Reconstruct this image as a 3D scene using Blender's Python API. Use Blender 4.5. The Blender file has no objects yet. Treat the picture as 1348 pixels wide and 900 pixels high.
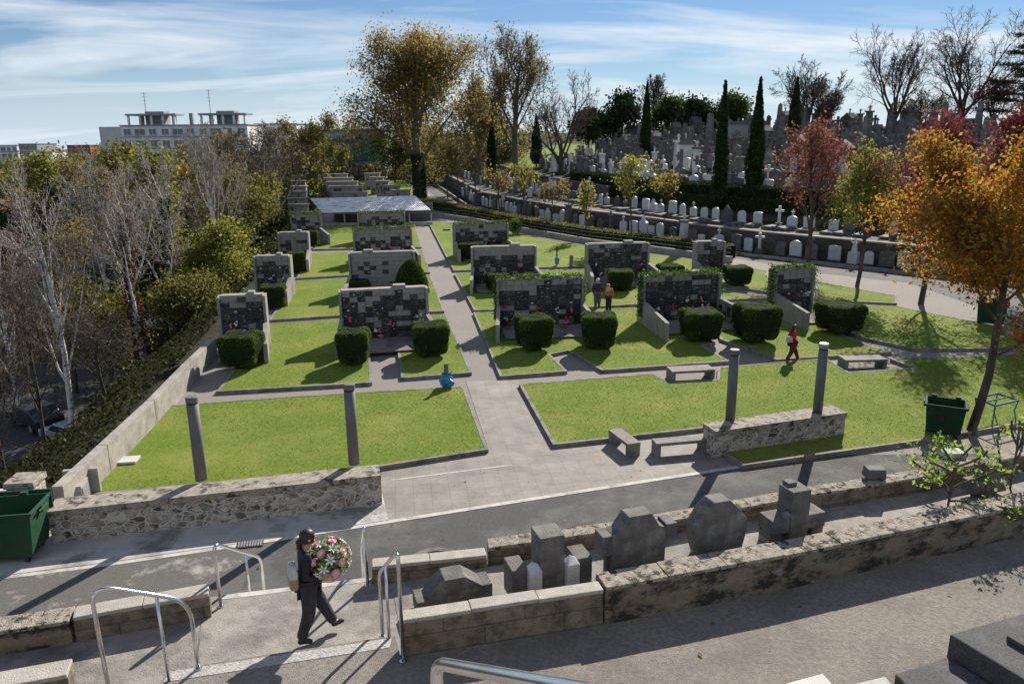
import bpy, math, random
import numpy as np
from mathutils import Vector, Matrix
R = math.radians
random.seed(7); RNG = np.random.default_rng(7)
# ------------------------------------------------------------------ camera, world, sun
SC = bpy.context.scene
col = SC.collection
CAM_H = 9.6; FPX = 1020.0; PITCH = math.atan(270 / 1020.0); ROLL = R(0.5)
cd = bpy.data.cameras.new('camera'); cam = bpy.data.objects.new('camera', cd); col.objects.link(cam)
cd.lens = FPX / 1348 * 36; cd.sensor_width = 36; cd.clip_end = 3000; cd.clip_start = .05
cam.matrix_world = Matrix.Translation((0, 0, CAM_H)) @ Matrix.Rotation(R(90) - PITCH, 4, 'X') @ Matrix.Rotation(-ROLL, 4, 'Z')
SC.camera = cam
SUN_AZ, SUN_EL = R(26), R(32)
W = bpy.data.worlds.new("World"); SC.world = W; W.use_nodes = True
nt = W.node_tree; nt.nodes.clear()
def N(t, **kw):
    n = nt.nodes.new(t)
    for k, v in kw.items(): setattr(n, k, v)
    return n
out = N('ShaderNodeOutputWorld'); bg = N('ShaderNodeBackground'); bg.inputs[1].default_value = .048
sky = N('ShaderNodeTexSky', sky_type='NISHITA', sun_disc=False, sun_elevation=SUN_EL, sun_rotation=SUN_AZ,
        altitude=50, air_density=1.0, dust_density=.0, ozone_density=3.0)
tc = N('ShaderNodeTexCoord'); sep = N('ShaderNodeSeparateXYZ'); nt.links.new(tc.outputs['Generated'], sep.inputs[0])
addz = N('ShaderNodeMath', operation='ADD'); addz.inputs[1].default_value = .16; nt.links.new(sep.outputs[2], addz.inputs[0])
mz = N('ShaderNodeMath', operation='MAXIMUM'); mz.inputs[1].default_value = .05; nt.links.new(addz.outputs[0], mz.inputs[0])
dx = N('ShaderNodeMath', operation='DIVIDE'); nt.links.new(sep.outputs[0], dx.inputs[0]); nt.links.new(mz.outputs[0], dx.inputs[1])
dy = N('ShaderNodeMath', operation='DIVIDE'); nt.links.new(sep.outputs[1], dy.inputs[0]); nt.links.new(mz.outputs[0], dy.inputs[1])
cmb = N('ShaderNodeCombineXYZ'); nt.links.new(dx.outputs[0], cmb.inputs[0]); nt.links.new(dy.outputs[0], cmb.inputs[1])
mp = N('ShaderNodeMapping'); mp.inputs['Scale'].default_value = (.42, 1.0, 1); mp.inputs['Rotation'].default_value = (0, 0, R(-9)); mp.inputs['Location'].default_value = (1.7, .6, 0)
nt.links.new(cmb.outputs[0], mp.inputs[0])
nz = N('ShaderNodeTexNoise'); nz.inputs['Scale'].default_value = 1.15; nz.inputs['Detail'].default_value = 9; nz.inputs['Roughness'].default_value = .58; nz.inputs['Distortion'].default_value = .9
nt.links.new(mp.outputs[0], nz.inputs['Vector'])
cr = N('ShaderNodeValToRGB'); cr.color_ramp.elements[0].position = .45; cr.color_ramp.elements[0].color = (0, 0, 0, 1)
cr.color_ramp.elements[1].position = .67; cr.color_ramp.elements[1].color = (.9, .9, .9, 1); nt.links.new(nz.outputs[0], cr.inputs[0])
mixc = N('ShaderNodeMixRGB'); nt.links.new(cr.outputs[0], mixc.inputs[0]); tint = N('ShaderNodeMixRGB', blend_type='MULTIPLY'); tint.inputs[0].default_value = 1; tint.inputs[2].default_value = (.78, .89, 1.06, 1); nt.links.new(sky.outputs[0], tint.inputs[1]); hz = N('ShaderNodeMapRange', interpolation_type='SMOOTHSTEP'); hz.inputs[1].default_value = -.02; hz.inputs[2].default_value = .11; hz.inputs[3].default_value = .85; hz.inputs[4].default_value = 0; nt.links.new(sep.outputs[2], hz.inputs[0])
hm = N('ShaderNodeMixRGB'); nt.links.new(hz.outputs[0], hm.inputs[0]); nt.links.new(tint.outputs[0], hm.inputs[1]); hm.inputs[2].default_value = (8.2, 10.0, 12.0, 1); nt.links.new(hm.outputs[0], mixc.inputs[1]); mixc.inputs[2].default_value = (11.2, 11.9, 12.6, 1)
nt.links.new(mixc.outputs[0], bg.inputs[0]); nt.links.new(bg.outputs[0], out.inputs[0])
sl = bpy.data.lights.new('sun', 'SUN'); sl.energy = 5.0; sl.angle = R(.5); sl.color = (1, .93, .82)
so = bpy.data.objects.new('sun', sl); col.objects.link(so)
SUNV = Vector((math.sin(SUN_AZ) * math.cos(SUN_EL), math.cos(SUN_AZ) * math.cos(SUN_EL), math.sin(SUN_EL)))
so.rotation_euler = SUNV.to_track_quat('Z', 'Y').to_euler(); so.location = SUNV * 50
SC.view_settings.view_transform = 'Standard'; SC.view_settings.look = 'None'; SC.view_settings.exposure = 0.70; SC.view_settings.gamma = 1
SC.view_settings.use_curve_mapping = False
SC.cycles.max_bounces = 6; SC.cycles.transparent_max_bounces = 8

# ------------------------------------------------------------------ measuring helpers: from the camera's survey to ground points
def ray(px, py):
    u = px - 674; v = 450 - py; c, s = math.cos(ROLL), math.sin(ROLL)
    u2 = u * c + v * s; v2 = -u * s + v * c
    cp, sp = math.cos(PITCH), math.sin(PITCH)
    return (u2, FPX * cp + v2 * sp, -FPX * sp + v2 * cp)
def at(px, py, z=0.0):
    d = ray(px, py); t = (z - CAM_H) / d[2]; return Vector((t * d[0], t * d[1], z))
SL = .015
def L(y): return SL * max(0.0, y - 22)
def atL(px, py, dz=0.0):
    d = ray(px, py); t = (dz - SL * 22 - CAM_H) / (d[2] - SL * d[1])
    if t * d[1] < 22: return at(px, py, dz)
    return Vector((t * d[0], t * d[1], CAM_H + t * d[2]))
def atY(px, py, Y):
    d = ray(px, py); t = Y / d[1]; return Vector((t * d[0], Y, CAM_H + t * d[2]))

# ------------------------------------------------------------------ materials
def newmat(name):
    m = bpy.data.materials.new(name); m.use_nodes = True; t = m.node_tree
    return m, t, t.nodes['Principled BSDF']
def mat(name, c1, c2=None, scale=4, rough=.85, bump=0.0, bscale=None, detail=6, metal=0, c3=None, s3=.4, lo=.35, hi=.65, c3lo=.5, c3hi=.62, spec=.4, stretch=None, rnd=0.0):
    m, t, b = newmat(name); nn = t.nodes.new; lk = t.links.new
    b.inputs['Roughness'].default_value = rough; b.inputs['Metallic'].default_value = metal
    b.inputs['Specular IOR Level'].default_value = spec
    if c2 is None: c2 = c1
    co = nn('ShaderNodeTexCoord'); vec = co.outputs['Object']
    if stretch:
        mm = nn('ShaderNodeMapping'); mm.inputs['Scale'].default_value = stretch; lk(vec, mm.inputs[0]); vec = mm.outputs[0]
    n1 = nn('ShaderNodeTexNoise'); n1.inputs['Scale'].default_value = scale; n1.inputs['Detail'].default_value = detail; n1.inputs['Roughness'].default_value = .65
    lk(vec, n1.inputs['Vector'])
    r = nn('ShaderNodeValToRGB'); r.color_ramp.elements[0].position = lo; r.color_ramp.elements[1].position = hi
    r.color_ramp.elements[0].color = (*c1, 1); r.color_ramp.elements[1].color = (*c2, 1); lk(n1.outputs[0], r.inputs[0])
    o = r.outputs[0]
    if c3:
        n3 = nn('ShaderNodeTexNoise'); n3.inputs['Scale'].default_value = s3; n3.inputs['Detail'].default_value = 8; n3.inputs['Roughness'].default_value = .7; lk(vec, n3.inputs['Vector'])
        r3 = nn('ShaderNodeValToRGB'); r3.color_ramp.elements[0].position = c3lo; r3.color_ramp.elements[1].position = c3hi; lk(n3.outputs[0], r3.inputs[0])
        mx = nn('ShaderNodeMixRGB'); lk(r3.outputs[0], mx.inputs[0]); lk(o, mx.inputs[1]); mx.inputs[2].default_value = (*c3, 1); o = mx.outputs[0]
    if rnd:
        oi = nn('ShaderNodeObjectInfo'); mr = nn('ShaderNodeMapRange'); mr.inputs[3].default_value = 1 - rnd; mr.inputs[4].default_value = 1 + rnd; lk(oi.outputs['Random'], mr.inputs[0])
        hs = nn('ShaderNodeHueSaturation'); lk(mr.outputs[0], hs.inputs['Value']); lk(o, hs.inputs['Color']); o = hs.outputs[0]
    lk(o, b.inputs['Base Color'])
    if bump:
        n2 = nn('ShaderNodeTexNoise'); n2.inputs['Scale'].default_value = bscale or scale * 6; n2.inputs['Detail'].default_value = 5; lk(vec, n2.inputs['Vector'])
        bp = nn('ShaderNodeBump'); bp.inputs['Strength'].default_value = bump; bp.inputs['Distance'].default_value = .03; lk(n2.outputs[0], bp.inputs['Height']); lk(bp.outputs[0], b.inputs['Normal'])
    return m
def leafmat(name, cols, trans=.55, rough=.6):
    """leaves: colour differs per leaf (random per island), light shines through"""
    m = bpy.data.materials.new(name); m.use_nodes = True; t = m.node_tree; t.nodes.clear(); nn = t.nodes.new; lk = t.links.new
    g = nn('ShaderNodeNewGeometry'); r = nn('ShaderNodeValToRGB'); el = r.color_ramp.elements
    for i, c in enumerate(cols):
        p = i / max(1, len(cols) - 1)
        e = el[i] if i < 2 else el.new(p)
        e.position = p; e.color = (*c, 1)
    lk(g.outputs['Random Per Island'], r.inputs[0])
    d = nn('ShaderNodeBsdfDiffuse'); tr = nn('ShaderNodeBsdfTranslucent'); gl = nn('ShaderNodeBsdfGlossy'); gl.inputs['Roughness'].default_value = .5
    lk(r.outputs[0], d.inputs[0]); lk(r.outputs[0], tr.inputs[0])
    mx = nn('ShaderNodeMixShader'); mx.inputs[0].default_value = trans; lk(d.outputs[0], mx.inputs[1]); lk(tr.outputs[0], mx.inputs[2])
    m2 = nn('ShaderNodeMixShader'); m2.inputs[0].default_value = .008; lk(mx.outputs[0], m2.inputs[1]); lk(gl.outputs[0], m2.inputs[2])
    o = nn('ShaderNodeOutputMaterial'); lk(m2.outputs[0], o.inputs[0]); return m
def rubble(name, stone1, stone2, mortar, scale=3.2, width=.06, zs=1.6):
    m, t, b = newmat(name); nn = t.nodes.new; lk = t.links.new
    co = nn('ShaderNodeTexCoord'); mm = nn('ShaderNodeMapping'); mm.inputs['Scale'].default_value = (1, 1, zs); lk(co.outputs['Object'], mm.inputs[0])
    nz = nn('ShaderNodeTexNoise'); nz.inputs['Scale'].default_value = 2.5; nz.inputs['Detail'].default_value = 4; lk(mm.outputs[0], nz.inputs['Vector'])
    mx0 = nn('ShaderNodeMixRGB'); mx0.blend_type = 'ADD'; mx0.inputs[0].default_value = .22; lk(mm.outputs[0], mx0.inputs[1]); lk(nz.outputs['Color'], mx0.inputs[2])
    v = nn('ShaderNodeTexVoronoi'); v.feature = 'DISTANCE_TO_EDGE'; v.inputs['Scale'].default_value = scale; lk(mx0.outputs[0], v.inputs['Vector'])
    v2 = nn('ShaderNodeTexVoronoi'); v2.inputs['Scale'].default_value = scale; lk(mx0.outputs[0], v2.inputs['Vector'])
    rr = nn('ShaderNodeValToRGB'); rr.color_ramp.elements[0].position = width; rr.color_ramp.elements[1].position = width * 2.2; lk(v.outputs['Distance'], rr.inputs[0])
    sp = nn('ShaderNodeSeparateColor'); lk(v2.outputs['Color'], sp.inputs[0])
    cr = nn('ShaderNodeValToRGB'); cr.color_ramp.elements[0].color = (*stone1, 1); cr.color_ramp.elements[1].color = (*stone2, 1); lk(sp.outputs[0], cr.inputs[0])
    n5 = nn('ShaderNodeTexNoise'); n5.inputs['Scale'].default_value = 9; n5.inputs['Detail'].default_value = 7; lk(co.outputs['Object'], n5.inputs['Vector'])
    mul = nn('ShaderNodeMixRGB'); mul.blend_type = 'MULTIPLY'; mul.inputs[0].default_value = .55; lk(cr.outputs[0], mul.inputs[1]); lk(n5.outputs[0], mul.inputs[2])
    n6 = nn('ShaderNodeTexNoise'); n6.inputs['Scale'].default_value = 4.5; n6.inputs['Detail'].default_value = 8; n6.inputs['Roughness'].default_value = .7; lk(co.outputs['Object'], n6.inputs['Vector'])
    r6 = nn('ShaderNodeValToRGB'); r6.color_ramp.elements[0].position = .42; r6.color_ramp.elements[1].position = .56; lk(n6.outputs[0], r6.inputs[0])
    mm6 = nn('ShaderNodeMath'); mm6.operation = 'MULTIPLY'; lk(rr.outputs[0], mm6.inputs[0]); lk(r6.outputs[0], mm6.inputs[1])
    mx = nn('ShaderNodeMixRGB'); mx.inputs[1].default_value = (*mortar, 1); lk(mm6.outputs[0], mx.inputs[0]); lk(mul.outputs[0], mx.inputs[2])
    lk(mx.outputs[0], b.inputs['Base Color']); b.inputs['Roughness'].default_value = .9
    bp = nn('ShaderNodeBump'); bp.inputs['Strength'].default_value = .9; bp.inputs['Distance'].default_value = .04; lk(rr.outputs[0], bp.inputs['Height']); lk(bp.outputs[0], b.inputs['Normal'])
    return m
def paving(name, c, joint, tile=.5, rot=0, stain=None):
    m, t, b = newmat(name); nn = t.nodes.new; lk = t.links.new
    co = nn('ShaderNodeTexCoord'); mm = nn('ShaderNodeMapping'); mm.inputs['Rotation'].default_value = (0, 0, rot); lk(co.outputs['Object'], mm.inputs[0])
    br = nn('ShaderNodeTexBrick'); br.offset = 0; br.inputs['Scale'].default_value = 1; br.inputs['Brick Width'].default_value = tile; br.inputs['Row Height'].default_value = tile; br.inputs['Mortar Size'].default_value = .012
    br.inputs['Color1'].default_value = (*c, 1); br.inputs['Color2'].default_value = (*[k * .93 for k in c], 1); br.inputs['Mortar'].default_value = (*joint, 1); lk(mm.outputs[0], br.inputs[0])
    n = nn('ShaderNodeTexNoise'); n.inputs['Scale'].default_value = 1.1; n.inputs['Detail'].default_value = 10; n.inputs['Roughness'].default_value = .7; lk(co.outputs['Object'], n.inputs['Vector'])
    r = nn('ShaderNodeValToRGB'); r.color_ramp.elements[0].position = .3; r.color_ramp.elements[1].position = .7; r.color_ramp.elements[0].color = (.42, .40, .38, 1); r.color_ramp.elements[1].color = (1.15, 1.12, 1.08, 1); lk(n.outputs[0], r.inputs[0])
    mu = nn('ShaderNodeMixRGB'); mu.blend_type = 'MULTIPLY'; mu.inputs[0].default_value = .8; lk(br.outputs[0], mu.inputs[1]); lk(r.outputs[0], mu.inputs[2])
    lk(mu.outputs[0], b.inputs['Base Color']); b.inputs['Roughness'].default_value = .8
    return m
def blockwall(name, c, c2, joint, bw=1.1, bh=.28, rot=0):
    """coursed sandstone: bricks laid on the wall's own length and height"""
    m, t, b = newmat(name); nn = t.nodes.new; lk = t.links.new
    co = nn('ShaderNodeTexCoord'); sp = nn('ShaderNodeSeparateXYZ'); lk(co.outputs['Object'], sp.inputs[0]); cb = nn('ShaderNodeCombineXYZ')
    lk(sp.outputs[0], cb.inputs[0]); lk(sp.outputs[2], cb.inputs[1])
    br = nn('ShaderNodeTexBrick'); br.inputs['Scale'].default_value = 1; br.inputs['Brick Width'].default_value = bw; br.inputs['Row Height'].default_value = bh; br.inputs['Mortar Size'].default_value = .01
    br.inputs['Color1'].default_value = (*c, 1); br.inputs['Color2'].default_value = (*c2, 1); br.inputs['Mortar'].default_value = (*joint, 1); lk(cb.outputs[0], br.inputs[0])
    n = nn('ShaderNodeTexNoise'); n.inputs['Scale'].default_value = 3.5; n.inputs['Detail'].default_value = 11; n.inputs['Roughness'].default_value = .72; lk(co.outputs['Object'], n.inputs['Vector'])
    r = nn('ShaderNodeValToRGB'); r.color_ramp.elements[0].position = .4; r.color_ramp.elements[1].position = .56; r.color_ramp.elements[0].color = (.3, .28, .25, 1); r.color_ramp.elements[1].color = (1, 1, 1, 1); lk(n.outputs[0], r.inputs[0])
    mu = nn('ShaderNodeMixRGB'); mu.blend_type = 'MULTIPLY'; mu.inputs[0].default_value = .85; lk(br.outputs[0], mu.inputs[1]); lk(r.outputs[0], mu.inputs[2])
    lk(mu.outputs[0], b.inputs['Base Color']); b.inputs['Roughness'].default_value = .92
    bp = nn('ShaderNodeBump'); bp.inputs['Strength'].default_value = .6; bp.inputs['Distance'].default_value = .02; lk(n.outputs[0], bp.inputs['Height']); lk(bp.outputs[0], b.inputs['Normal'])
    return m
G = {}
G['grass'] = mat('grass', (.105, .165, .02), (.185, .25, .04), 9, .9, .9, 70, c3=(.26, .27, .07), s3=.33, c3lo=.45, c3hi=.7, spec=.1)
G['blade'] = leafmat('grass_blade', [(.14, .21, .02), (.22, .29, .035), (.33, .36, .07)], .55)
G['soil'] = mat('soil', (.028, .026, .018), (.052, .046, .032), 2, .95, .5, c3=(.04, .055, .02), s3=.25, spec=.1)
G['asphalt'] = mat('asphalt', (.07, .07, .073), (.12, .118, .115), 45, .9, .6, 110, c3=(.155, .15, .142), s3=.45, c3lo=.48, c3hi=.62, spec=.2, detail=12)
G['old_asphalt'] = mat('old_asphalt', (.10, .098, .092), (.15, .145, .135), 30, .9, .4, 90, c3=(.34, .32, .29), s3=.9, c3lo=.56, c3hi=.66, spec=.2)
G['path'] = mat('path_asphalt', (.19, .175, .16), (.27, .25, .23), 24, .9, .3, 90, c3=(.26, .245, .225), s3=.5, c3lo=.5, c3hi=.8, spec=.2)
G['walk'] = mat('sidewalk_concrete', (.40, .395, .375), (.50, .49, .465), 1.6, .9, .2, 60, c3=(.22, .215, .2), s3=.6, spec=.2)
G['tiles'] = paving('paving_tiles', (.265, .25, .23), (.20, .188, .172), .5, R(-8))
G['line'] = mat('pale_kerb_concrete', (.40, .39, .36), (.55, .53, .5), 5, .85, c3=(.25, .24, .22), s3=1.2)
G['kerb'] = mat('kerb_concrete', (.17, .16, .145), (.27, .255, .235), 5, .9, .4, 40, c3=(.10, .1, .085), s3=1.2)
G['terrace'] = mat('terrace_concrete', (.23, .215, .195), (.35, .325, .29), 3.5, .9, .5, 55, c3=(.13, .123, .112), s3=.9, c3lo=.46, c3hi=.66, detail=14)
G['gravelly'] = mat('gravelly_concrete', (.19, .172, .15), (.31, .28, .245), 14, .95, .8, 70, c3=(.13, .12, .108), s3=.55, c3lo=.42, c3hi=.72, detail=14)
G['nosing'] = mat('speckled_nosing', (.50, .49, .46), (.25, .24, .22), 22, .8, .6, 30, lo=.45, hi=.6, stretch=(1, 3, 1))
G['concrete'] = mat('wall_concrete', (.24, .225, .20), (.37, .345, .31), 2.2, .9, .3, 30, c3=(.13, .125, .11), s3=.9, c3lo=.52, c3hi=.75, rnd=.08)
G['niche_conc'] = mat('niche_concrete', (.22, .21, .19), (.33, .31, .285), 3, .9, .3, 30, c3=(.11, .105, .095), s3=1.4, c3lo=.5, c3hi=.7, rnd=.08, stretch=(1, 1, .4))
G['weathered'] = mat('weathered_coping', (.23, .205, .175), (.40, .36, .31), 6, .92, .8, 40, c3=(.06, .055, .045), s3=3.2, c3lo=.52, c3hi=.60, detail=10)
G['rubble'] = rubble('rubble_stone', (.07, .06, .05), (.36, .31, .25), (.50, .47, .42), 3.4, .05)
G['sand'] = blockwall('sandstone_courses', (.20, .16, .115), (.26, .215, .16), (.12, .105, .085))
G['tomb'] = mat('dark_tomb_stone', (.095, .09, .083), (.18, .17, .158), 4, .85, .5, 40, c3=(.36, .345, .32), s3=1.8, c3lo=.5, c3hi=.75, rnd=.15)
G['tomb2'] = mat('grey_tomb_stone', (.085, .084, .083), (.18, .175, .17), 3, .85, .5, 40, c3=(.07, .068, .06), s3=2, rnd=.25)
G['marble'] = mat('white_marble', (.50, .50, .49), (.68, .68, .67), 2, .5, c3=(.38, .38, .36), s3=1.5, c3lo=.55, c3hi=.8, rnd=.12)
G['granite'] = mat('grey_granite', (.05, .05, .054), (.11, .11, .115), 40, .8, .1, 60, c3=(.15, .15, .155), s3=2, c3lo=.5, c3hi=.8, spec=.15)
G['black_niche'] = mat('black_niche_granite', (.012, .012, .013), (.40, .39, .37), 24, .6, c3=(.022, .021, .021), s3=9, lo=.60, hi=.64, detail=3, c3lo=.45, c3hi=.55)
G['grey_niche'] = mat('grey_niche_stone', (.035, .034, .033), (.28, .27, .25), 22, .65, lo=.55, hi=.66, detail=3)
G['pale_niche'] = mat('pale_niche_slab', (.20, .19, .178), (.31, .295, .275), 3, .85, rnd=.1)
G['steel'] = mat('brushed_steel', (.60, .60, .61), (.74, .74, .75), 6, .22, metal=1)
G['galv'] = mat('galvanised_sheet', (.72, .74, .76), (.82, .83, .84), 3, .5, metal=.0, c3=(.24, .22, .2), s3=.8, stretch=(1, 6, 1))
G['greenbin'] = mat('green_bin_plastic', (.012, .055, .028), (.02, .08, .04), 3, .65, spec=.25, c3=(.03, .05, .03), s3=3)
G['darkbin'] = mat('dark_green_bin_plastic', (.012, .045, .025), (.018, .06, .035), 3, .8, spec=.15, c3=(.03, .04, .03), s3=3)
G['rubber'] = mat('rubber', (.02, .02, .02), (.035, .035, .035), 8, .8)
G['metalgrey'] = mat('grey_metal', (.25, .25, .26), (.36, .36, .37), 6, .5, metal=.3)
G['post'] = mat('grey_post_paint', (.10, .10, .105), (.17, .165, .165), 5, .65, .2, 30, c3=(.22, .21, .2), s3=3, c3lo=.55, c3hi=.8, stretch=(1, 1, .25))
G['bluepaint'] = mat('blue_paint', (.02, .09, .22), (.035, .14, .30), 6, .5)
G['bluebag'] = mat('blue_plastic_bag', (.02, .16, .36), (.05, .30, .52), 9, .4, .5, 12)
G['bark'] = mat('bark', (.05, .042, .034), (.13, .11, .09), 5, .95, .8, 30, stretch=(1, 1, .3), spec=.1)
G['plane_bark'] = mat('plane_bark', (.09, .075, .055), (.22, .19, .14), 2.5, .9, .5, 20, spec=.1)
G['birch'] = mat('birch_bark', (.55, .53, .49), (.76, .74, .70), 3, .85, .3, 30, c3=(.09, .08, .07), s3=2.5, c3lo=.56, c3hi=.62, stretch=(1, 1, 2))
G['twig'] = mat('twig_bark', (.07, .055, .05), (.15, .12, .105), 3, .9, spec=.1)
G['paletwig'] = mat('pale_twig_bark', (.20, .17, .15), (.38, .34, .31), 3, .9, spec=.1)
G['skin'] = mat('skin', (.50, .30, .22), (.56, .35, .26), 8, .6)
G['glass'] = mat('window_glass', (.02, .025, .03), (.05, .06, .07), 2, .12, spec=.8)
G['white'] = mat('white_render', (.64, .64, .63), (.74, .74, .73), .5, .85, c3=(.44, .44, .43), s3=.3)
G['bgrey'] = mat('grey_render', (.22, .225, .23), (.30, .305, .31), .5, .85)
G['brick'] = mat('red_brick', (.24, .085, .055), (.34, .13, .085), 1.5, .9, .3, 20)
G['rooftile'] = mat('roof_tiles', (.045, .022, .018), (.085, .038, .028), 3, .95, .4, 5, stretch=(6, 1, 1))
G['net'] = mat('teal_net', (.015, .07, .075), (.03, .11, .11), 2, .8)
LF = {}
LF['hedge'] = leafmat('hedge_leaf', [(.05, .085, .018), (.09, .14, .03), (.18, .23, .055)], .45)
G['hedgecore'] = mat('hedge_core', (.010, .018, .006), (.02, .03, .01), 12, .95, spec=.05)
LF['ivy'] = leafmat('ivy_leaf', [(.03, .07, .015), (.08, .14, .03), (.15, .22, .05)], .45)
LF['gold'] = leafmat('golden_leaf', [(.20, .12, .035), (.34, .22, .055), (.28, .25, .07), (.16, .15, .05)], .68)
LF['brown'] = leafmat('brown_leaf', [(.17, .12, .055), (.26, .19, .08), (.18, .19, .07)], .55)
LF['orange'] = leafmat('orange_leaf', [(.26, .085, .022), (.40, .15, .025), (.46, .24, .035), (.38, .28, .05), (.17, .16, .03)], .6)
LF['red'] = leafmat('red_leaf', [(.24, .07, .055), (.34, .12, .08), (.36, .19, .10)], .5)
LF['darkred'] = leafmat('dark_red_leaf', [(.12, .025, .03), (.20, .04, .05), (.25, .09, .07)], .5)
LF['ygreen'] = leafmat('yellow_green_leaf', [(.11, .15, .03), (.22, .235, .045), (.34, .31, .06), (.075, .11, .025)], .6)
LF['yellow'] = leafmat('yellow_leaf', [(.28, .25, .04), (.36, .31, .06), (.16, .18, .03)], .55)
LF['olive'] = leafmat('olive_leaf', [(.08, .09, .025), (.15, .15, .04), (.24, .21, .06)], .55)
LF['dark'] = leafmat('evergreen_leaf', [(.012, .028, .010), (.03, .055, .018), (.05, .08, .025)], .2)
LF['mid'] = leafmat('mid_green_leaf', [(.03, .055, .012), (.06, .10, .022), (.11, .14, .03)], .4)
LF['fresh'] = leafmat('fresh_leaf', [(.16, .30, .04), (.26, .38, .06), (.40, .46, .10)], .6)
LF['redivy'] = leafmat('red_brown_ivy_leaf', [(.08, .03, .02), (.13, .055, .035), (.08, .06, .03)], .3)

# ------------------------------------------------------------------ mesh building
class MB:
    def __init__(s): s.v = []; s.f = []; s.m = []
    def add(s, vs, fs, mi=0):
        o = len(s.v); s.v += [tuple(p) for p in vs]; s.f += [tuple(o + i for i in f) for f in fs]; s.m += [mi] * len(fs); return s
    def box(s, c, d, mi=0, rz=0, taper=1.0):
        vs = []
        for z, k in ((-1, 1), (1, taper)):
            for x, y in ((-1, -1), (1, -1), (1, 1), (-1, 1)):
                X, Y = x * d[0] / 2 * k, y * d[1] / 2 * k
                vs.append((c[0] + X * math.cos(rz) - Y * math.sin(rz), c[1] + X * math.sin(rz) + Y * math.cos(rz), c[2] + z * d[2] / 2))
        return s.add(vs, [(3, 2, 1, 0), (4, 5, 6, 7), (0, 1, 5, 4), (1, 2, 6, 5), (2, 3, 7, 6), (3, 0, 4, 7)], mi)
    def prism(s, poly, z0, z1, mi=0, zf=None):
        """poly in xy; z0,z1 offsets (added to zf(x,y) when given)"""
        a = sum(poly[i][0] * poly[(i + 1) % len(poly)][1] - poly[(i + 1) % len(poly)][0] * poly[i][1] for i in range(len(poly)))
        if a < 0: poly = poly[::-1]
        n = len(poly); g = zf or (lambda x, y: 0)
        vs = [(p[0], p[1], z0 + g(p[0], p[1])) for p in poly] + [(p[0], p[1], z1 + g(p[0], p[1])) for p in poly]
        return s.add(vs, [tuple(range(n - 1, -1, -1)), tuple(range(n, 2 * n))] + [(i, (i + 1) % n, n + (i + 1) % n, n + i) for i in range(n)], mi)
    def profile(s, poly, y0, y1, mi=0):
        """poly in xz extruded along y"""
        a = sum(poly[i][0] * poly[(i + 1) % len(poly)][1] - poly[(i + 1) % len(poly)][0] * poly[i][1] for i in range(len(poly)))
        if a < 0: poly = poly[::-1]
        n = len(poly)
        vs = [(p[0], y0, p[1]) for p in poly] + [(p[0], y1, p[1]) for p in poly]
        return s.add(vs, [tuple(range(n)), tuple(range(2 * n - 1, n - 1, -1))] + [(i, n + i, n + (i + 1) % n, (i + 1) % n) for i in range(n)], mi)
    def tube(s, pts, rad, n=8, mi=0, cap=True):
        pts = [Vector(p) for p in pts]
        if not isinstance(rad, (list, tuple)): rad = [rad] * len(pts)
        vs = []; prev = None
        for i, p in enumerate(pts):
            d = (pts[min(i + 1, len(pts) - 1)] - pts[max(i - 1, 0)]).normalized()
            if prev is None: u = d.orthogonal().normalized()
            else:
                u = prev - d * prev.dot(d); u = u.normalized() if u.length > 1e-5 else d.orthogonal().normalized()
            prev = u; w = d.cross(u)
            for k in range(n):
                a = 2 * math.pi * k / n; vs.append(p + (u * math.cos(a) + w * math.sin(a)) * rad[i])
        fs = []
        for i in range(len(pts) - 1):
            for k in range(n): fs.append((i * n + k, i * n + (k + 1) % n, (i + 1) * n + (k + 1) % n, (i + 1) * n + k))
        if cap: fs.append(tuple(range(n - 1, -1, -1))); fs.append(tuple((len(pts) - 1) * n + k for k in range(n)))
        return s.add(vs, fs, mi)
    def lathe(s, prof, c=(0, 0, 0), n=16, mi=0, sx=1, sy=1):
        vs = []
        for r, z in prof:
            for k in range(n):
                a = 2 * math.pi * k / n; vs.append((c[0] + r * math.cos(a) * sx, c[1] + r * math.sin(a) * sy, c[2] + z))
        fs = [(i * n + k, i * n + (k + 1) % n, (i + 1) * n + (k + 1) % n, (i + 1) * n + k) for i in range(len(prof) - 1) for k in range(n)]
        fs.append(tuple(range(n - 1, -1, -1))); fs.append(tuple((len(prof) - 1) * n + k for k in range(n)))
        return s.add(vs, fs, mi)
    def ball(s, c, r, n=8, mi=0, sz=1.0):
        prof = [(r * math.sin(math.pi * i / n) + 1e-4, -r * sz * math.cos(math.pi * i / n)) for i in range(n + 1)]
        return s.lathe(prof, c, n + 2, mi)
    def build(s, name, mats, parent=None, bevel=0, smooth=False, loc=None):
        me = bpy.data.meshes.new(name); me.from_pydata(s.v, [], s.f)
        if not isinstance(mats, (list, tuple)): mats = [mats]
        for m in mats: me.materials.append(m)
        if len(mats) > 1: me.polygons.foreach_set('material_index', s.m)
        if smooth: me.polygons.foreach_set('use_smooth', [True] * len(me.polygons))
        me.update(); return link(name, me, parent, bevel, loc)
def link(name, me, parent=None, bevel=0, loc=None):
    o = bpy.data.objects.new(name, me); col.objects.link(o)
    if parent: o.parent = parent
    if loc is not None: o.location = loc
    if bevel:
        b = o.modifiers.new('bevel', 'BEVEL'); b.width = bevel; b.segments = 2; b.limit_method = 'ANGLE'; b.angle_limit = R(40)
    return o
def tag(o, label=None, cat=None, group=None, kind=None):
    if label: o['label'] = label
    if cat: o['category'] = cat
    if group: o['group'] = group
    if kind: o['kind'] = kind
    return o
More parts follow.
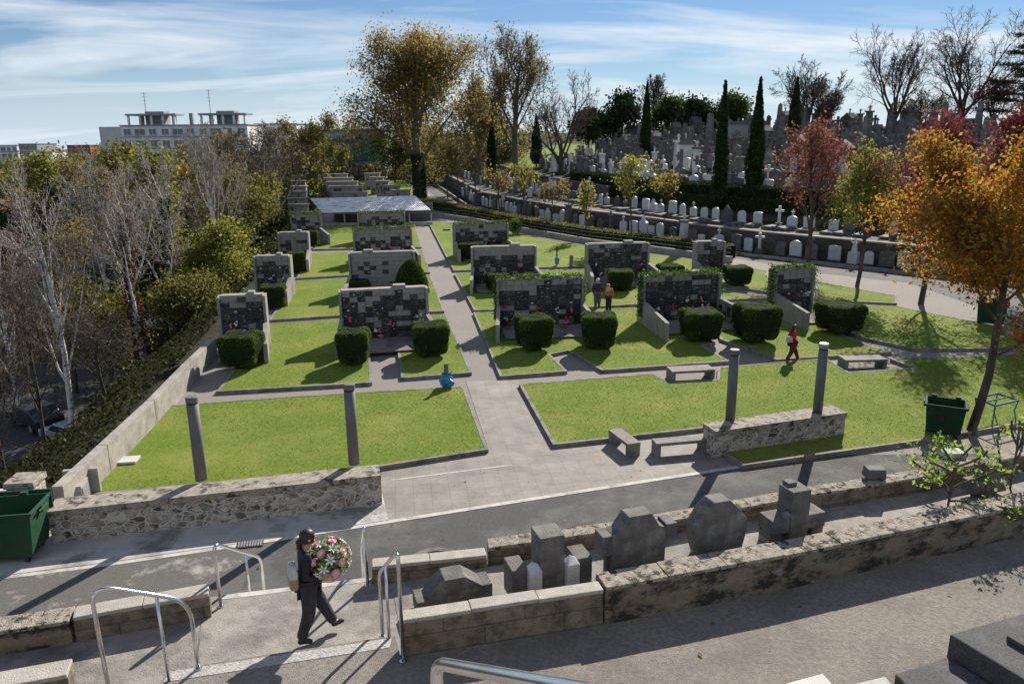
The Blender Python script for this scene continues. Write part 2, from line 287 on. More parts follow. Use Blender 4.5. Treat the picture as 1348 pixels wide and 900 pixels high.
def thing(name, label, cat, loc=(0, 0, 0), rz=0, group=None):
    o = bpy.data.objects.new(name, None); o.empty_display_size = .3; col.objects.link(o); o.location = loc; o.rotation_euler = (0, 0, rz)
    return tag(o, label, cat, group)
def dup(o, loc, rz=0, label=None, sc=None, group=None):
    def cp(a, parent):
        c = a.copy(); col.objects.link(c)
        if parent: c.parent = parent
        for ch in [k for k in KIDS.get(a.name, [])]: cp(ch, c)
        return c
    c = cp(o, None); c.location = loc; c.rotation_euler = (0, 0, rz)
    if sc is not None: c.scale = sc if isinstance(sc, (tuple, list)) else (sc, sc, sc)
    if label: c['label'] = label
    if group: c['group'] = group
    return c
KIDS = {}
def reg(o):
    """remember a finished thing's children (and theirs) before it is copied"""
    for c in o.children: reg(c)
    KIDS[o.name] = list(o.children); return o
def struct(name, mb, m, bevel=0, smooth=False): return tag(mb.build(name, m, None, bevel, smooth), kind='structure')
def npmesh(name, V, F, mats, mi=None):
    """V (n,3) array, F (m,k) array, all faces k-sided"""
    me = bpy.data.meshes.new(name); k = F.shape[1]
    me.vertices.add(len(V)); me.vertices.foreach_set('co', V.astype(np.float32).ravel())
    me.loops.add(F.size); me.loops.foreach_set('vertex_index', F.astype(np.int32).ravel())
    me.polygons.add(len(F)); me.polygons.foreach_set('loop_start', np.arange(0, F.size, k, dtype=np.int32)); me.polygons.foreach_set('loop_total', np.full(len(F), k, dtype=np.int32))
    for m in mats: me.materials.append(m)
    if mi is not None: me.polygons.foreach_set('material_index', mi.astype(np.int32))
    me.update(calc_edges=True); me.validate(); return me
def leaves(P, size, rng, flat=0.0, asp=.7, jit=.35):
    """one folded leaf (quad) per point"""
    n = len(P); a = rng.normal(size=(n, 3)); a[:, 2] *= (1 - flat); a /= np.linalg.norm(a, axis=1)[:, None] + 1e-9
    b = rng.normal(size=(n, 3)); b -= a * (a * b).sum(1)[:, None]; b /= np.linalg.norm(b, axis=1)[:, None] + 1e-9
    s = size * (1 + jit * rng.normal(size=(n, 1))).clip(.4, 2)
    V = np.stack([P - a * s * .5, P + b * s * asp * .45 - a * s * .05, P + a * s * .55, P - b * s * asp * .45 + a * s * .05], 1).reshape(-1, 3)
    return V, np.arange(4 * n).reshape(n, 4)

# ------------------------------------------------------------------ terrain
P1 = [(-30, 200), (-20, 165), (-12.5, 135), (-5.5, 100), (-.5, 88.5), (6, 76.5), (11, 70), (14.6, 64), (18, 59.8), (23, 55), (30, 48.5), (42, 38), (70, 20)]
P2 = [(-24, 205), (-14, 170), (-7, 138), (-.5, 108), (4.5, 93), (9.5, 81.5), (13.5, 73.5), (18, 66.8), (22.7, 61.7), (28, 57), (37, 49), (50, 38), (78, 18)]
P3 = [(-20, 206), (-10, 172), (-3, 140), (3, 112), (7, 97), (11, 86), (15, 78.5), (19.5, 72), (24.5, 67), (31, 61), (40, 52.5), (54, 40), (84, 18)]
def seglist(P): return [(Vector(P[i]), Vector(P[i + 1])) for i in range(len(P) - 1)]
def sd(P):
    A = np.array(P[:-1], float); B = np.array(P[1:], float)
    def f(x, y):
        q = np.array((x, y)); D = B - A; t = (((q - A) * D).sum(1) / (D * D).sum(1)).clip(0, 1)
        C = A + D * t[:, None]; dd = np.linalg.norm(q - C, axis=1); i = int(dd.argmin())
        cr = D[i][0] * (q[1] - A[i][1]) - D[i][1] * (q[0] - A[i][0]); return dd[i] if cr > 0 else -dd[i]
    return f
SD1, SD3 = sd(P1), sd(P3)
def along(P, s):
    """point and direction at arclength s"""
    for a, b in seglist(P):
        l = (b - a).length
        if s <= l: return a + (b - a) * (s / l), (b - a).normalized()
        s -= l
    return Vector(P[-1]), (Vector(P[-1]) - Vector(P[-2])).normalized()
def arclen(P, x, y):
    best = (1e9, 0); acc = 0
    for a, b in seglist(P):
        d = b - a; l = d.length; t = max(0, min(1, (Vector((x, y)) - a).dot(d) / l / l)); q = a + d * t
        e = (q - Vector((x, y))).length
        if e < best[0]: best = (e, acc + t * l)
        acc += l
    return best[1]
def xleft(y): return -11.6 - .145 * (y - 18)
def sm(t): t = max(0, min(1, t)); return t * t * (3 - 2 * t)
W1OFF = 1.7
def gz(x, y, off=0.0):
    z = L(y) if y < 200 else L(200)
    if y > 17 and x < xleft(y) - .5:
        d = xleft(y) - .5 - x; z = z - (8.0 + z) * sm(d / 13.0)
        return z + .25 * math.sin(x * .35) * math.cos(y * .3) * min(1, d / 5)
    if y <= 17 and x < -13.2:
        d = -13.2 - x; return -8.0 * sm(d / 12.0)
    if y > 20 and x > -40:
        d1 = SD1(x, y)
        if d1 > 0:
            d3 = SD3(x, y)
            if d3 > off: z = min(z + 3.2 + .145 * d3, 10.6)
            elif d1 > W1OFF + off * 1.3: z += 1.6
            else: z += .12
    return z
xs = list(np.arange(-46, 62, 1.0)); ys = list(np.arange(6, 126, 1.0))
xs = [-900, -500, -300, -180, -120, -90, -70, -60, -52] + xs + [65, 70, 76, 84, 95, 115, 150, 220, 400, 900]
ys = [-60, -20, 0] + ys + [130, 136, 144, 154, 166, 180, 200, 230, 280, 360, 500, 800, 1600]
gv = []; gf = []
for j, y in enumerate(ys):
    for i, x in enumerate(xs): gv.append((x, y, gz(x, y, 1.1) - .06))
nx = len(xs)
for j in range(len(ys) - 1):
    for i in range(nx - 1): a = j * nx + i; gf.append((a, a + 1, a + nx + 1, a + nx))
g = MB(); g.v = gv; g.f = gf; g.m = [0] * len(gf); struct('ground', g, G['soil'], smooth=True)

def sheet(name, pts, m, dz=0.0, sub=None, zf=L):
    """flat sheet following the slope of the lawns"""
    g = MB(); g.prism([(p[0], p[1]) for p in pts], dz - .05, dz, 0, lambda x, y: zf(y)); return struct(name, g, m)
# paths between the lawns: one sheet, bent at y=22 where the slope begins
far = [(-30, 150), (xleft(150), 150)]
poly = [(xleft(22) + .02, 22)] + [(xleft(y) + .02, y) for y in (40, 70, 100, 150)] + [(-13.4, 133), (-6.3, 100), (-1.2, 88), (5.3, 76), (10.4, 69.5), (14.0, 63.5), (17.4, 59.3), (22.4, 54.5), (29.4, 48), (41.4, 37.5), (60, 22)]
g = MB(); g.prism(poly, -.05, 0, 0, lambda x, y: L(y)); struct('cemetery_path', g, G['path'])
g = MB(); g.prism([(-13, 12), (60, 12), (60, 22), (-12.1, 22)], -.05, 0, 0); struct('service_ground', g, G['path'])
# front road, kerb line, plaza, sidewalk
K = [at(-260, 805), at(0, 763), at(150, 744), at(340, 716), at(510, 689), at(800, 643), at(1000, 612), at(1210, 580), at(1348, 557), at(1600, 518)]
K = [(p.x, p.y) for p in K]
g = MB(); g.prism(K[::-1][:9][::-1] + [(34, 12.0), (-14, 8)], -.04, .004); struct('road', g, G['asphalt'])
g = MB(); g.prism([(-13.5, 9), K[0], K[1], K[2], K[3], (at(345, 800).x, 10)], -.03, .008); struct('old_road_patch', g, G['old_asphalt'])
g = MB()
for a, b in zip(K[:-1], K[1:]):
    a, b = Vector(a), Vector(b); n = Vector((-(b - a).y, (b - a).x)).normalized(); w = .16
    g.prism([a, b, b + n * w, a + n * w], -.02, .014)
struct('road_edge', g, G['line'])
pl = [K[4], K[5], K[6], at(975, 612), at(937, 575), at(935, 560), at(727, 585), at(682, 504), at(613, 505), at(643, 592), at(503, 610), at(500, 655)]
pl = [(p[0], p[1] + (.17 if i < 3 else 0)) for i, p in enumerate(pl)]
g = MB(); g.prism(pl, -.02, .012, 0, lambda x, y: L(y)); struct('paved_square', g, G['tiles'])
g = MB(); a, b = at(515, 633), at(790, 598); g.prism([(a.x, a.y), (b.x, b.y), (b.x, b.y + .07), (a.x, a.y + .07)], 0, .018); 
a, b = at(790, 598), at(960, 577); g.prism([(a.x, a.y), (b.x, b.y), (b.x, b.y + .07), (a.x, a.y + .07)], 0, .018); struct('pavement_strip', g, G['line'])
sw = [(K[0][0], K[0][1] + .17), (K[1][0], K[1][1] + .17), (K[2][0], K[2][1] + .17), (K[3][0], K[3][1] + .17), (K[4][0], K[4][1] + .17), at(503, 650), at(60, 705), at(0, 690), at(-200, 700)]
g = MB(); g.prism([(p[0], p[1]) for p in sw], -.02, .024); struct('pavement', g, G['walk'])
# the road that climbs behind the lawns
rd = [(-17.5, 150), (-13.6, 133), (-6.5, 100), (-1.4, 88), (5.1, 76), (10.2, 69.5), (13.8, 63.5), (17.2, 59.3), (22.2, 54.5), (29.2, 48), (41, 37.6), (60, 23)]
lf = [atL(552, 243), atL(585, 268), atL(610, 281), atL(683, 296), atL(779, 314), atL(902, 330), atL(962, 339), atL(1000, 345), atL(1075, 359), atL(1195, 372), atL(1300, 408), atL(1348, 432), atL(1480, 480)]
g = MB(); lp = [(p.x, p.y) for p in lf]
g.prism(lp + rd[::-1], -.03, .006, 0, lambda x, y: L(y)); struct('road', g, mat('pale_asphalt', (.09, .088, .086), (.14, .137, .132), 20, .9, .3, 80, c3=(.11, .105, .1), s3=.4, spec=.2))

# ------------------------------------------------------------------ lawns
def shrink(poly, w):
    n = len(poly); out = []
    a = sum(poly[i][0] * poly[(i + 1) % n][1] - poly[(i + 1) % n][0] * poly[i][1] for i in range(n))
    if a < 0: poly = poly[::-1]
    for i in range(n):
        p0, p1, p2 = Vector(poly[i - 1]), Vector(poly[i]), Vector(poly[(i + 1) % n])
        d1 = (p1 - p0).normalized(); d2 = (p2 - p1).normalized(); n1 = Vector((-d1.y, d1.x)); n2 = Vector((-d2.y, d2.x))
        b = n1 + n2; b = b.normalized() if b.length > .1 else n1; k = w / max(.35, b.dot(n1)); out.append(p1 + b * k)
    return poly, out
LAWNS = []
def lawn(pix, dens=0, kerb=True, h=.14):
    pts = [atL(x, y, h) for x, y in pix]; poly = [(p.x, p.y) for p in pts]
    poly, inn = shrink(poly, .11); z = lambda x, y: L(y)
    g = MB(); g.prism([tuple(p) for p in inn], -.03, h - .012, 0, z); o = struct('lawn', g, G['grass'])
    if kerb:
        k = MB(); n = len(poly)
        vo = [(p[0], p[1], -.03 + L(p[1])) for p in poly] + [(p[0], p[1], h + L(p[1])) for p in poly] + [(p[0], p[1], h + L(p[1])) for p in inn] + [(p[0], p[1], -.03 + L(p[1])) for p in inn]
        fs = []
        for i in range(n):
            j = (i + 1) % n; fs += [(i, j, n + j, n + i), (n + i, n + j, 2 * n + j, 2 * n + i), (2 * n + i, 2 * n + j, 3 * n + j, 3 * n + i), (3 * n + i, 3 * n + j, j, i)]
        k.add(vo, fs); ko = struct('kerb', k, G['kerb'])
    LAWNS.append(([tuple(p) for p in inn], dens, h))
lawn([(104, 652), (222, 533), (400, 520), (611, 508), (643, 591), (503, 613), (300, 634)], 420)
lawn([(683, 505), (858, 491), (884, 503), (944, 499), (945, 483), (1088, 471), (1117, 489), (1204, 484), (1172, 472), (1348, 466), (1500, 458), (1500, 532), (1348, 556), (1212, 579), (978, 612), (940, 588), (934, 562), (728, 585)], 420)
lawn([(285, 515), (490, 503), (487, 462), (523, 460), (528, 497), (621, 490), (588, 413), (445, 419), (352, 426)], 230)
lawn([(354, 421), (445, 415), (585, 409), (567, 362), (455, 366), (387, 370)], 100)
lawn([(390, 366), (455, 362), (566, 358), (556, 329), (464, 331), (409, 333)], 50)
lawn([(412, 328), (555, 325), (546, 294), (436, 294)], 30)
lawn([(658, 495), (747, 488), (724, 466), (748, 461), (792, 487), (961, 475), (925, 455), (942, 450), (906, 428), (846, 404), (773, 407), (623, 411)], 230)
lawn([(948, 446), (1022, 473), (1174, 463), (1138, 453), (1090, 432), (1074, 400), (1010, 396), (930, 399)], 150)
lawn([(1136, 444), (1204, 459), (1348, 458), (1348, 436), (1182, 403), (1078, 397), (1096, 428)], 150)
lawn([(598, 360), (700, 356), (838, 352), (905, 378), (1008, 390), (1008, 392), (840, 400), (773, 404), (624, 408)], 90)
lawn([(563, 291), (640, 297), (681, 307), (777, 324), (900, 339), (960, 349), (1010, 356), (1016, 385), (900, 366), (838, 349), (700, 352), (597, 356)], 40)
lawn([(1073, 370), (1181, 389), (1181, 399), (1074, 394)], 60)
# grass of the older part beyond the shelter
lawn([(408, 262), (437, 262), (428, 234), (402, 234)], 0, kerb=False)
lawn([(482, 262), (545, 262), (540, 238), (500, 236), (470, 236)], 0, kerb=False)
def inpoly(P, poly):
    x, y = P[:, 0], P[:, 1]; r = np.zeros(len(P), bool); n = len(poly); j = n - 1
    for i in range(n):
        xi, yi = poly[i][:2]; xj, yj = poly[j][:2]
        with np.errstate(divide='ignore', invalid='ignore'):
            c = ((yi > y) != (yj > y)) & (x < (xj - xi) * (y - yi) / (yj - yi) + xi)
        r ^= c; j = i
    return r
VV = []; FF = []; off = 0
for poly, dens, h in LAWNS:
    if not dens: continue
    a = np.array([p[:2] for p in poly]); lo, hi = a.min(0), a.max(0); hi[0] = min(hi[0], 27)
    n = int((hi - lo).prod() * dens * .35); P = RNG.uniform(lo, hi, size=(n, 2)); P = P[inpoly(P, poly)]; n = len(P)
    z = SL * np.maximum(0, P[:, 1] - 22) + h - .015; ang = RNG.uniform(0, 6.28, n); hh = RNG.uniform(.02, .05, n); w = RNG.uniform(.012, .025, n)
    B = np.column_stack([P, z]); dd = np.column_stack([np.cos(ang), np.sin(ang), np.zeros(n)]) * w[:, None]
    T = B + np.column_stack([RNG.normal(0, .025, n), RNG.normal(0, .025, n), hh])
    VV.append(np.stack([B - dd, B + dd, T], 1).reshape(-1, 3)); FF.append(np.arange(3 * n).reshape(n, 3) + off); off += 3 * n
me = npmesh('grass', np.concatenate(VV), np.concatenate(FF), [G['blade']]); tag(link('grass', me), 'short green lawn grass of the niche gardens', 'grass', kind='stuff')

# ------------------------------------------------------------------ walls of the lawns
def wallpath(name, label, pts, th, h, m, cap=None, captop=None, z0=-.4, group=None, bevel=.015, cat='wall', zf=None, side=1):
    """wall along pts (x,y) ; thickness to the left (side=1)"""
    pts = [Vector(p[:2]) for p in pts]; zf = zf or (lambda x, y: L(y))
    t = thing(name, label, cat, group=group)
    def band(o0, o1, a, b):
        g = MB()
        nl = []
        for i, p in enumerate(pts):
            d = (pts[min(i + 1, len(pts) - 1)] - pts[max(i - 1, 0)]).normalized(); nl.append(Vector((-d.y, d.x)) * side)
        for i in range(len(pts) - 1):
            q = [pts[i] + nl[i] * o0, pts[i + 1] + nl[i + 1] * o0, pts[i + 1] + nl[i + 1] * o1, pts[i] + nl[i] * o1]
            vs = [(p.x, p.y, a + zf(p.x, p.y)) for p in q] + [(p.x, p.y, b + zf(p.x, p.y)) for p in q]
            fs = [(3, 2, 1, 0), (4, 5, 6, 7), (0, 1, 5, 4), (2, 3, 7, 6)]
            if i == 0: fs.append((3, 0, 4, 7))
            if i == len(pts) - 2: fs.append((1, 2, 6, 5))
            g.add(vs, fs)
        return g
    hh = h - (captop or 0)
    band(0, th, z0, hh).build('wall_body', m, t)
    if cap: band(-.06, th + .06, hh + .002, h).build('coping', cap, t)
    return t
# left retaining parapet, in straight cast lengths with joints
seam = [(82, 640), (141, 585), (203, 527), (250, 478), (284, 445)]
q = [at(x, y, 1.0) for x, y in seam]
t = thing('retaining_wall', 'long pale concrete parapet with vertical joints running along the left edge of the lawn', 'wall')
for a, b in zip(q[:-1], q[1:]):
    d = (b - a).normalized(); a2 = a + d * .012; b2 = b - d * .012; n = Vector((-d.y, d.x, 0)) * .28
    g = MB(); g.prism([(a2.x, a2.y), (b2.x, b2.y), (b2.x + n.x, b2.y + n.y), (a2.x + n.x, a2.y + n.y)], -1.6, 1.0 ); g.build('wall_panel', G['concrete'], t, .015)
g = MB(); cc = at(101, 648, .35); g.box((cc.x, cc.y, .3), (.5, .75, .75), 0, R(12)); g.box((cc.x + .27, cc.y - .02, .38), (.03, .5, .45), 1, R(12)); g.box((cc.x - .1, cc.y + .5, .35), (.9, .14, .95), 0, R(12))
tag(g.build('meter_box', [G['concrete'], G['metalgrey']], None, .01), 'small concrete meter box with a metal plate at the near end of the parapet', 'utility box')
g = MB(); cc = atL(165, 607, .15); g.box((cc.x, cc.y, .19), (.75, .5, .07), 0, R(8)); tag(g.build('cover_slab', G['marble'], None, .01), 'pale rectangular cover slab lying on the left lawn beside the parapet', 'cover slab')
# front rubble walls
def rubwall(name, label, pa, pb, th, h, ext=None):
    a, b = at(*pa, h), at(*pb, h)
    return wallpath(name, label, [(a.x, a.y), (b.x, b.y)], th, h, G['rubble'], G['weathered'], .16, z0=-.2)
rubwall('stone_wall', 'low rubble stone wall with a weathered coping in front of the left lawn', (62, 672), (501, 624), .62, .9)
rubwall('stone_wall', 'short rubble stone wall with a grey coping, carrying two posts by the right lawn', (941, 567), (1114, 543), .62, .9)
# lamp posts: round grey columns standing on the two walls
def bollard(px, pb, label, pale=False):
    p = at(px, pb, .9); t = thing('post_column', label, 'post', (p.x, p.y, .9), group='round grey posts on the stone walls')
    g = MB(); g.lathe([(.15, 0), (.15, 2.12)], n=20); o = g.build('shaft', G['post'], t)
    for f in o.data.polygons: f.use_smooth = len(f.vertices) == 4
    g = MB(); g.lathe([(.135, 2.12), (.135, 2.17)], n=20); g.build('neck', G['rubber'], t)
    g = MB(); g.lathe([(.155, 2.17), (.155, 2.30), (.14, 2.32)], n=20); g.build('head', G['metalgrey'] if pale else G['post'], t)
    return t
bollard(265, 631, 'round grey post at the far left, on the long stone wall')
bollard(466, 610, 'round grey post on the long stone wall near its right end')
bollard(961, 553, 'round grey post on the left end of the short stone wall')
bollard(1076, 543, 'round grey post with a pale ring on the right end of the short stone wall', True)
# pillar and white fence at the far left
p = at(42, 700, 0); t = thing('gate_pillar', 'square rubble stone pillar with a flat coping behind the green container', 'pillar', (p.x, p.y + .1, 0), R(6))
MB().box((0, 0, .55), (.62, .62, 1.5)).build('shaft', rubble('pillar_stone', (.2, .18, .15), (.4, .36, .3), (.5, .48, .43), 4), t); MB().box((0, 0, 1.38), (.72, .72, .16)).build('coping', G['weathered'], t, .02)
t = thing('white_fence', 'low white balustrade beside the stone pillar', 'fence', (p.x - .4, p.y + .55, 0), R(6))
for k in range(8): MB().box((-.15 - k * .24, 0, .55), (.09, .09, .62)).build('baluster', G['marble'], t, .01)
MB().box((-1.0, 0, .9), (2.1, .14, .09)).build('top_rail', G['marble'], t, .01); MB().box((-1.0, 0, .2), (2.1, .16, .1)).build('bottom_rail', G['marble'], t, .01)

# ------------------------------------------------------------------ columbarium walls
IV = np.random.default_rng(3)
def ivy_mesh(name, segs, dens, size, spread, mats=None):
    P = []
    for a, b, wd in segs:
        a, b = np.array(a, float), np.array(b, float); n = int(np.linalg.norm(b - a) * dens)
        t = IV.uniform(0, 1, (n, 1)); P.append(a + (b - a) * t + IV.normal(0, 1, (n, 3)) * np.array(wd) * (.7 + .6 * np.sin(t * 23) ** 2))
    P = np.concatenate(P); V, F = leaves(P, size, IV); return npmesh(name, V, F, mats or [LF['ivy']])
def columbarium(TL, TR, label, H=2.55, plain=.3, ivy=0, wing=(1, 1), wl=2.9, seed=1, flowers=8, back=False, detail=True, step=.68):
    a, b = atL(*TL, H), atL(*TR, H); c = (a + b) / 2; w = (b - a).length; rz = math.atan2(b.y - a.y, b.x - a.x)
    z = L(c.y); t = thing('niche_wall', label, 'columbarium', (c.x, c.y, z), rz, 'columbarium walls on the lawns')
    rn = random.Random(seed); hw = w / 2
    g = MB(); g.box((0, .28, H / 2 - .1), (w - .24, .5, H + .2)); x = -hw + w * step; g.box((x, .28, H + .06), (w * .14, .46, .14)); g.build('back_wall', G['niche_conc'], t, .015 if detail else 0)
    for s in (-1, 1):
        g = MB(); g.box((s * (hw - .06), .2, H / 2 - .12), (.12, .74, H + .16)); g.build('end_fin', G['niche_conc'], t, .01 if detail else 0)
    if detail or True:
        nc = max(3, int((w - .3) / .345)); nr = 9; cw = (w - .3) / nc; ch = (H - .28) / nr
        g = MB()
        lowr = [[rn.random() for _ in range(nr // 2 + 2)] for _ in range(nc // 2 + 2)]
        for i in range(nc):
            for j in range(nr):
                u = .55 * rn.random() + .45 * lowr[(i + j % 2) // 2][j // 2]; k = .08 + 1.05 * plain * (1.9 if j >= nr - 1 else (1.2 if j == nr - 2 else .6))
                mi = 2 if u < k else (0 if rn.random() < .68 else 1)
                pr = .05 - .03 * (mi == 2) + rn.random() * .02
                cx = -hw + .15 + (i + .5) * cw; cz = .2 + (j + .5) * ch; y0 = .03
                g.box((cx, y0 - pr / 2, cz), (cw - .025, pr, ch - .03), mi)
                if mi < 2 and rn.random() < .55 and detail:
                    g.box((cx + rn.uniform(-.1, .1), y0 - pr - .012, cz + rn.uniform(-.05, .05)), (rn.uniform(.03, .14), .02, rn.uniform(.015, .07)), rn.choice((2, 2, 2, 3)))
        g.build('niche_plaques', [G['black_niche'], G['grey_niche'], G['pale_niche'], G['marble']], t)
    for s, on in ((-1, wing[0]), (1, wing[1])):
        if not on: continue
        g = MB(); xx = s * (hw - .09); e = s * .25
        vs = []
        for (yy, hz) in ((-.18, 1.28), (-wl, .95)):
            xo = xx + (e if yy < -1 else 0)
            vs += [(xo - .09, yy, -.1), (xo + .09, yy, -.1), (xo + .09, yy, hz), (xo - .09, yy, hz)]
        g.add(vs, [(0, 1, 2, 3), (7, 6, 5, 4), (0, 4, 5, 1), (1, 5, 6, 2), (2, 6, 7, 3), (3, 7, 4, 0)]); 
        if detail:
            for q in range(6):
                for r_ in range(3):
                    yy = -.45 - q * .38; g.box((xx - s * .10 + e * (-yy / wl), yy, .3 + r_ * .27), (.03, .33, .23), rn.choice((1, 1, 2, 0)))
        g.build('side_wing', [G['niche_conc'], G['black_niche'], G['grey_niche']], t)
    g = MB(); g.box((0, -1.2, .02 + .14), (w - .4, 2.6, .06)); g.build('niche_floor', G['kerb'], t)
    if flowers:
        rows = MB(); fc = 0
        for _ in range(flowers):
            x = rn.uniform(-hw + .3, hw - .3); zz = rn.choice((.32, .32, .6, .9, 1.2)); yy = -.16
            m_ = rn.choice((0, 1, 2, 2, 3))
            for k in range(5): rows.ball((x + rn.gauss(0, .05), yy + rn.gauss(0, .03), zz + rn.gauss(0, .05)), .05, 5, m_)
        rows.build('flowers', [FL[0], FL[1], FL[2], LF['ivy']], t)
    if ivy:
        segs = [((-hw, .2, H + .06), (hw, .2, H + .06), (.03, .2, .07))]
        if ivy > 1: segs += [((-hw - .03, .1, .5), (-hw - .03, .1, H), (.05, .22, .05)), ((hw + .03, .1, 1.4), (hw + .03, .1, H), (.05, .22, .05))]
        link('ivy', ivy_mesh('ivy', segs, 420 if detail else 200, .085 if detail else .13, .1), t)
    return t
FL = [mat('pink_flower', (.55, .12, .22), (.7, .25, .35), 9), mat('red_flower', (.45, .02, .03), (.6, .05, .06), 9), mat('white_flower', (.65, .64, .6), (.78, .76, .7), 9)]
columbarium((445, 383), (563, 377), 'nearest niche wall left of the central path, dark plaques between two square hedges', plain=.28, seed=1, flowers=16)
columbarium((458, 333), (546, 330), 'nearly blank niche wall with few dark plaques behind the tall conical bush', plain=.93, seed=2, flowers=1, step=.3)
columbarium((464, 303), (542, 300), 'third niche wall of the middle row, ivy on top and a pale blank top', plain=.55, seed=3, ivy=1, flowers=8)
columbarium((470, 281), (533, 279), 'farthest niche wall of the middle row, ivy along its top, just before the metal shelter', plain=.6, seed=4, ivy=1, flowers=5)
columbarium((285, 390), (349, 387), 'nearest narrow niche wall beside the left parapet, behind a square hedge', plain=.35, seed=5, wing=(0, 1), flowers=8, step=.7)
columbarium((333, 337), (382, 336), 'second narrow niche wall along the left parapet', plain=.4, seed=6, wing=(0, 1), flowers=4)
columbarium((365, 306), (406, 305), 'third narrow niche wall along the left parapet', plain=.45, seed=7, wing=(0, 1), flowers=3, detail=False)
columbarium((381, 282), (421, 280), 'fourth narrow niche wall along the left parapet, ivy hanging over its right side', plain=.45, seed=8, ivy=2, wing=(0, 1), flowers=2, detail=False)
columbarium((653, 368), (769, 365), 'ivy topped niche wall right of the central path, nearest one there', plain=.3, seed=9, ivy=2, flowers=14)
columbarium((620, 325), (706, 323), 'second niche wall right of the central path, pale lower half and low hedges before it', plain=.45, seed=10, flowers=6)
columbarium((597, 296), (669, 293), 'farthest niche wall right of the central path, with a grassy top', plain=.35, seed=11, ivy=1, flowers=5)
columbarium((846, 364), (949, 358), 'ivy topped niche wall behind the couple, with a low plaque covered wing on its right', plain=.22, seed=12, ivy=2, flowers=14, wl=3.4)
columbarium((772, 321), (855, 319), 'niche wall with a pale blank top strip, behind the couple', plain=.25, seed=13, flowers=8)
columbarium((1020, 354), (1072, 351), 'narrow ivy framed niche wall at the right, above a square hedge', plain=.3, seed=14, ivy=2, flowers=4, wing=(1, 0), wl=3.4)
columbarium((916, 318), (955, 317), 'narrow niche wall by the road fence with pink flowers at its foot', plain=.35, seed=15, flowers=3, wing=(1, 0))
# older blocks beyond the shelter
back = [(437, 254, 482), (434, 246, 476), (430, 240, 469), (427, 235, 463), (425, 230, 456), (516, 251, 539), (505, 245, 525), (495, 239, 511), (487, 234, 504), (480, 229, 499), (380, 270, 404), (379, 262, 403), (381, 253, 402), (382, 246, 402), (383, 239, 401), (384, 232, 400)]
place = ['middle', 'middle', 'middle', 'middle', 'middle', 'right', 'right', 'right', 'right', 'right', 'left', 'left', 'left', 'left', 'left', 'left']
ordn = ['nearest', 'second', 'third', 'fourth', 'fifth', 'nearest', 'second', 'third', 'fourth', 'fifth', 'nearest', 'second', 'third', 'fourth', 'fifth', 'sixth']
for i, (x0, y0, x1) in enumerate(back):
    H = 2.5; a, b = atL(x0, y0, H), atL(x1, y0, H); c = (a + b) / 2; w = (b - a).length
    t = thing('niche_wall', 'small weathered niche wall beyond the shelter, %s of the %s file' % (ordn[i], place[i]), 'columbarium', (c.x, c.y, L(c.y)), group='old niche walls beyond the shelter')
    MB().box((0, .3, H / 2), (w, .6, H)).build('back_wall', G['niche_conc'], t); MB().box((0, .3, H + .06), (w + .2, .8, .12)).build('coping', G['concrete'], t)
    g = MB(); rn = random.Random(i)
    for k in range(8):
        for j in range(5): g.box((-w / 2 + (k + .5) * w / 8, -.015, .3 + j * .45), (w / 8 - .05, .03, .38), rn.choice((0, 1, 1, 1)))
    g.build('niche_plaques', [G['grey_niche'], G['niche_conc']], t)

# ------------------------------------------------------------------ clipped hedges
def hedge_proto(seed, n=8500):
    rn = np.random.default_rng(seed); t = thing('clipped_hedge', 'x', 'hedge', group='clipped square hedges beside the niche walls')
    # superellipsoid narrower at the foot
    def surf(u, v):
        cu, su = np.cos(u), np.sin(u); cv, sv = np.cos(v), np.sin(v); e = .27
        f = lambda a: np.sign(a) * np.abs(a) ** e
        z = f(sv) * .5 + .5; k = .80 + .2 * np.clip(z / .55, 0, 1) - .05 * np.clip((z - .8) / .2, 0, 1)
        return np.stack([f(cv) * f(cu) * .5 * k, f(cv) * f(su) * .5 * k, z], -1)
    us = np.linspace(-np.pi, np.pi, 41)[:-1]; vs = np.linspace(-np.pi / 2, np.pi / 2, 19)
    U, Vv = np.meshgrid(us, vs); S = surf(U, Vv) ; S = S + rn.normal(0, .004, S.shape); S[..., :2] *= .965; S[..., 2] = S[..., 2] * .965 + .015
    S[..., 2] = .10 + S[..., 2] * .9
    nv, nu = S.shape[:2]; g = MB(); g.v = [tuple(p) for p in S.reshape(-1, 3)]
    g.f = [(j * nu + i, j * nu + (i + 1) % nu, (j + 1) * nu + (i + 1) % nu, (j + 1) * nu + i) for j in range(nv - 1) for i in range(nu)]; g.m = [0] * len(g.f)
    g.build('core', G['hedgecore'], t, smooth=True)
    P = rn.uniform(-1, 1, (n * 3, 3)); Pn = P / np.abs(P).max(1)[:, None]  # box surface samples -> angles
    u = np.arctan2(Pn[:, 1], Pn[:, 0]); v = np.arctan2(Pn[:, 2], np.hypot(Pn[:, 0], Pn[:, 1])); Q = surf(u, v)[:n * 2]; Q[:, 2] = .10 + Q[:, 2] * .9
    Q += rn.normal(0, .007, Q.shape); V, F = leaves(Q, .030, rn); link('foliage', npmesh('foliage', V, F, [LF['hedge']]), t)
    MB().tube([(0, 0, 0), (0.02, 0, .2)], .04, 6).build('stem', G['bark'], t)
    return reg(t)
HP = [hedge_proto(i) for i in (21, 22, 23)]
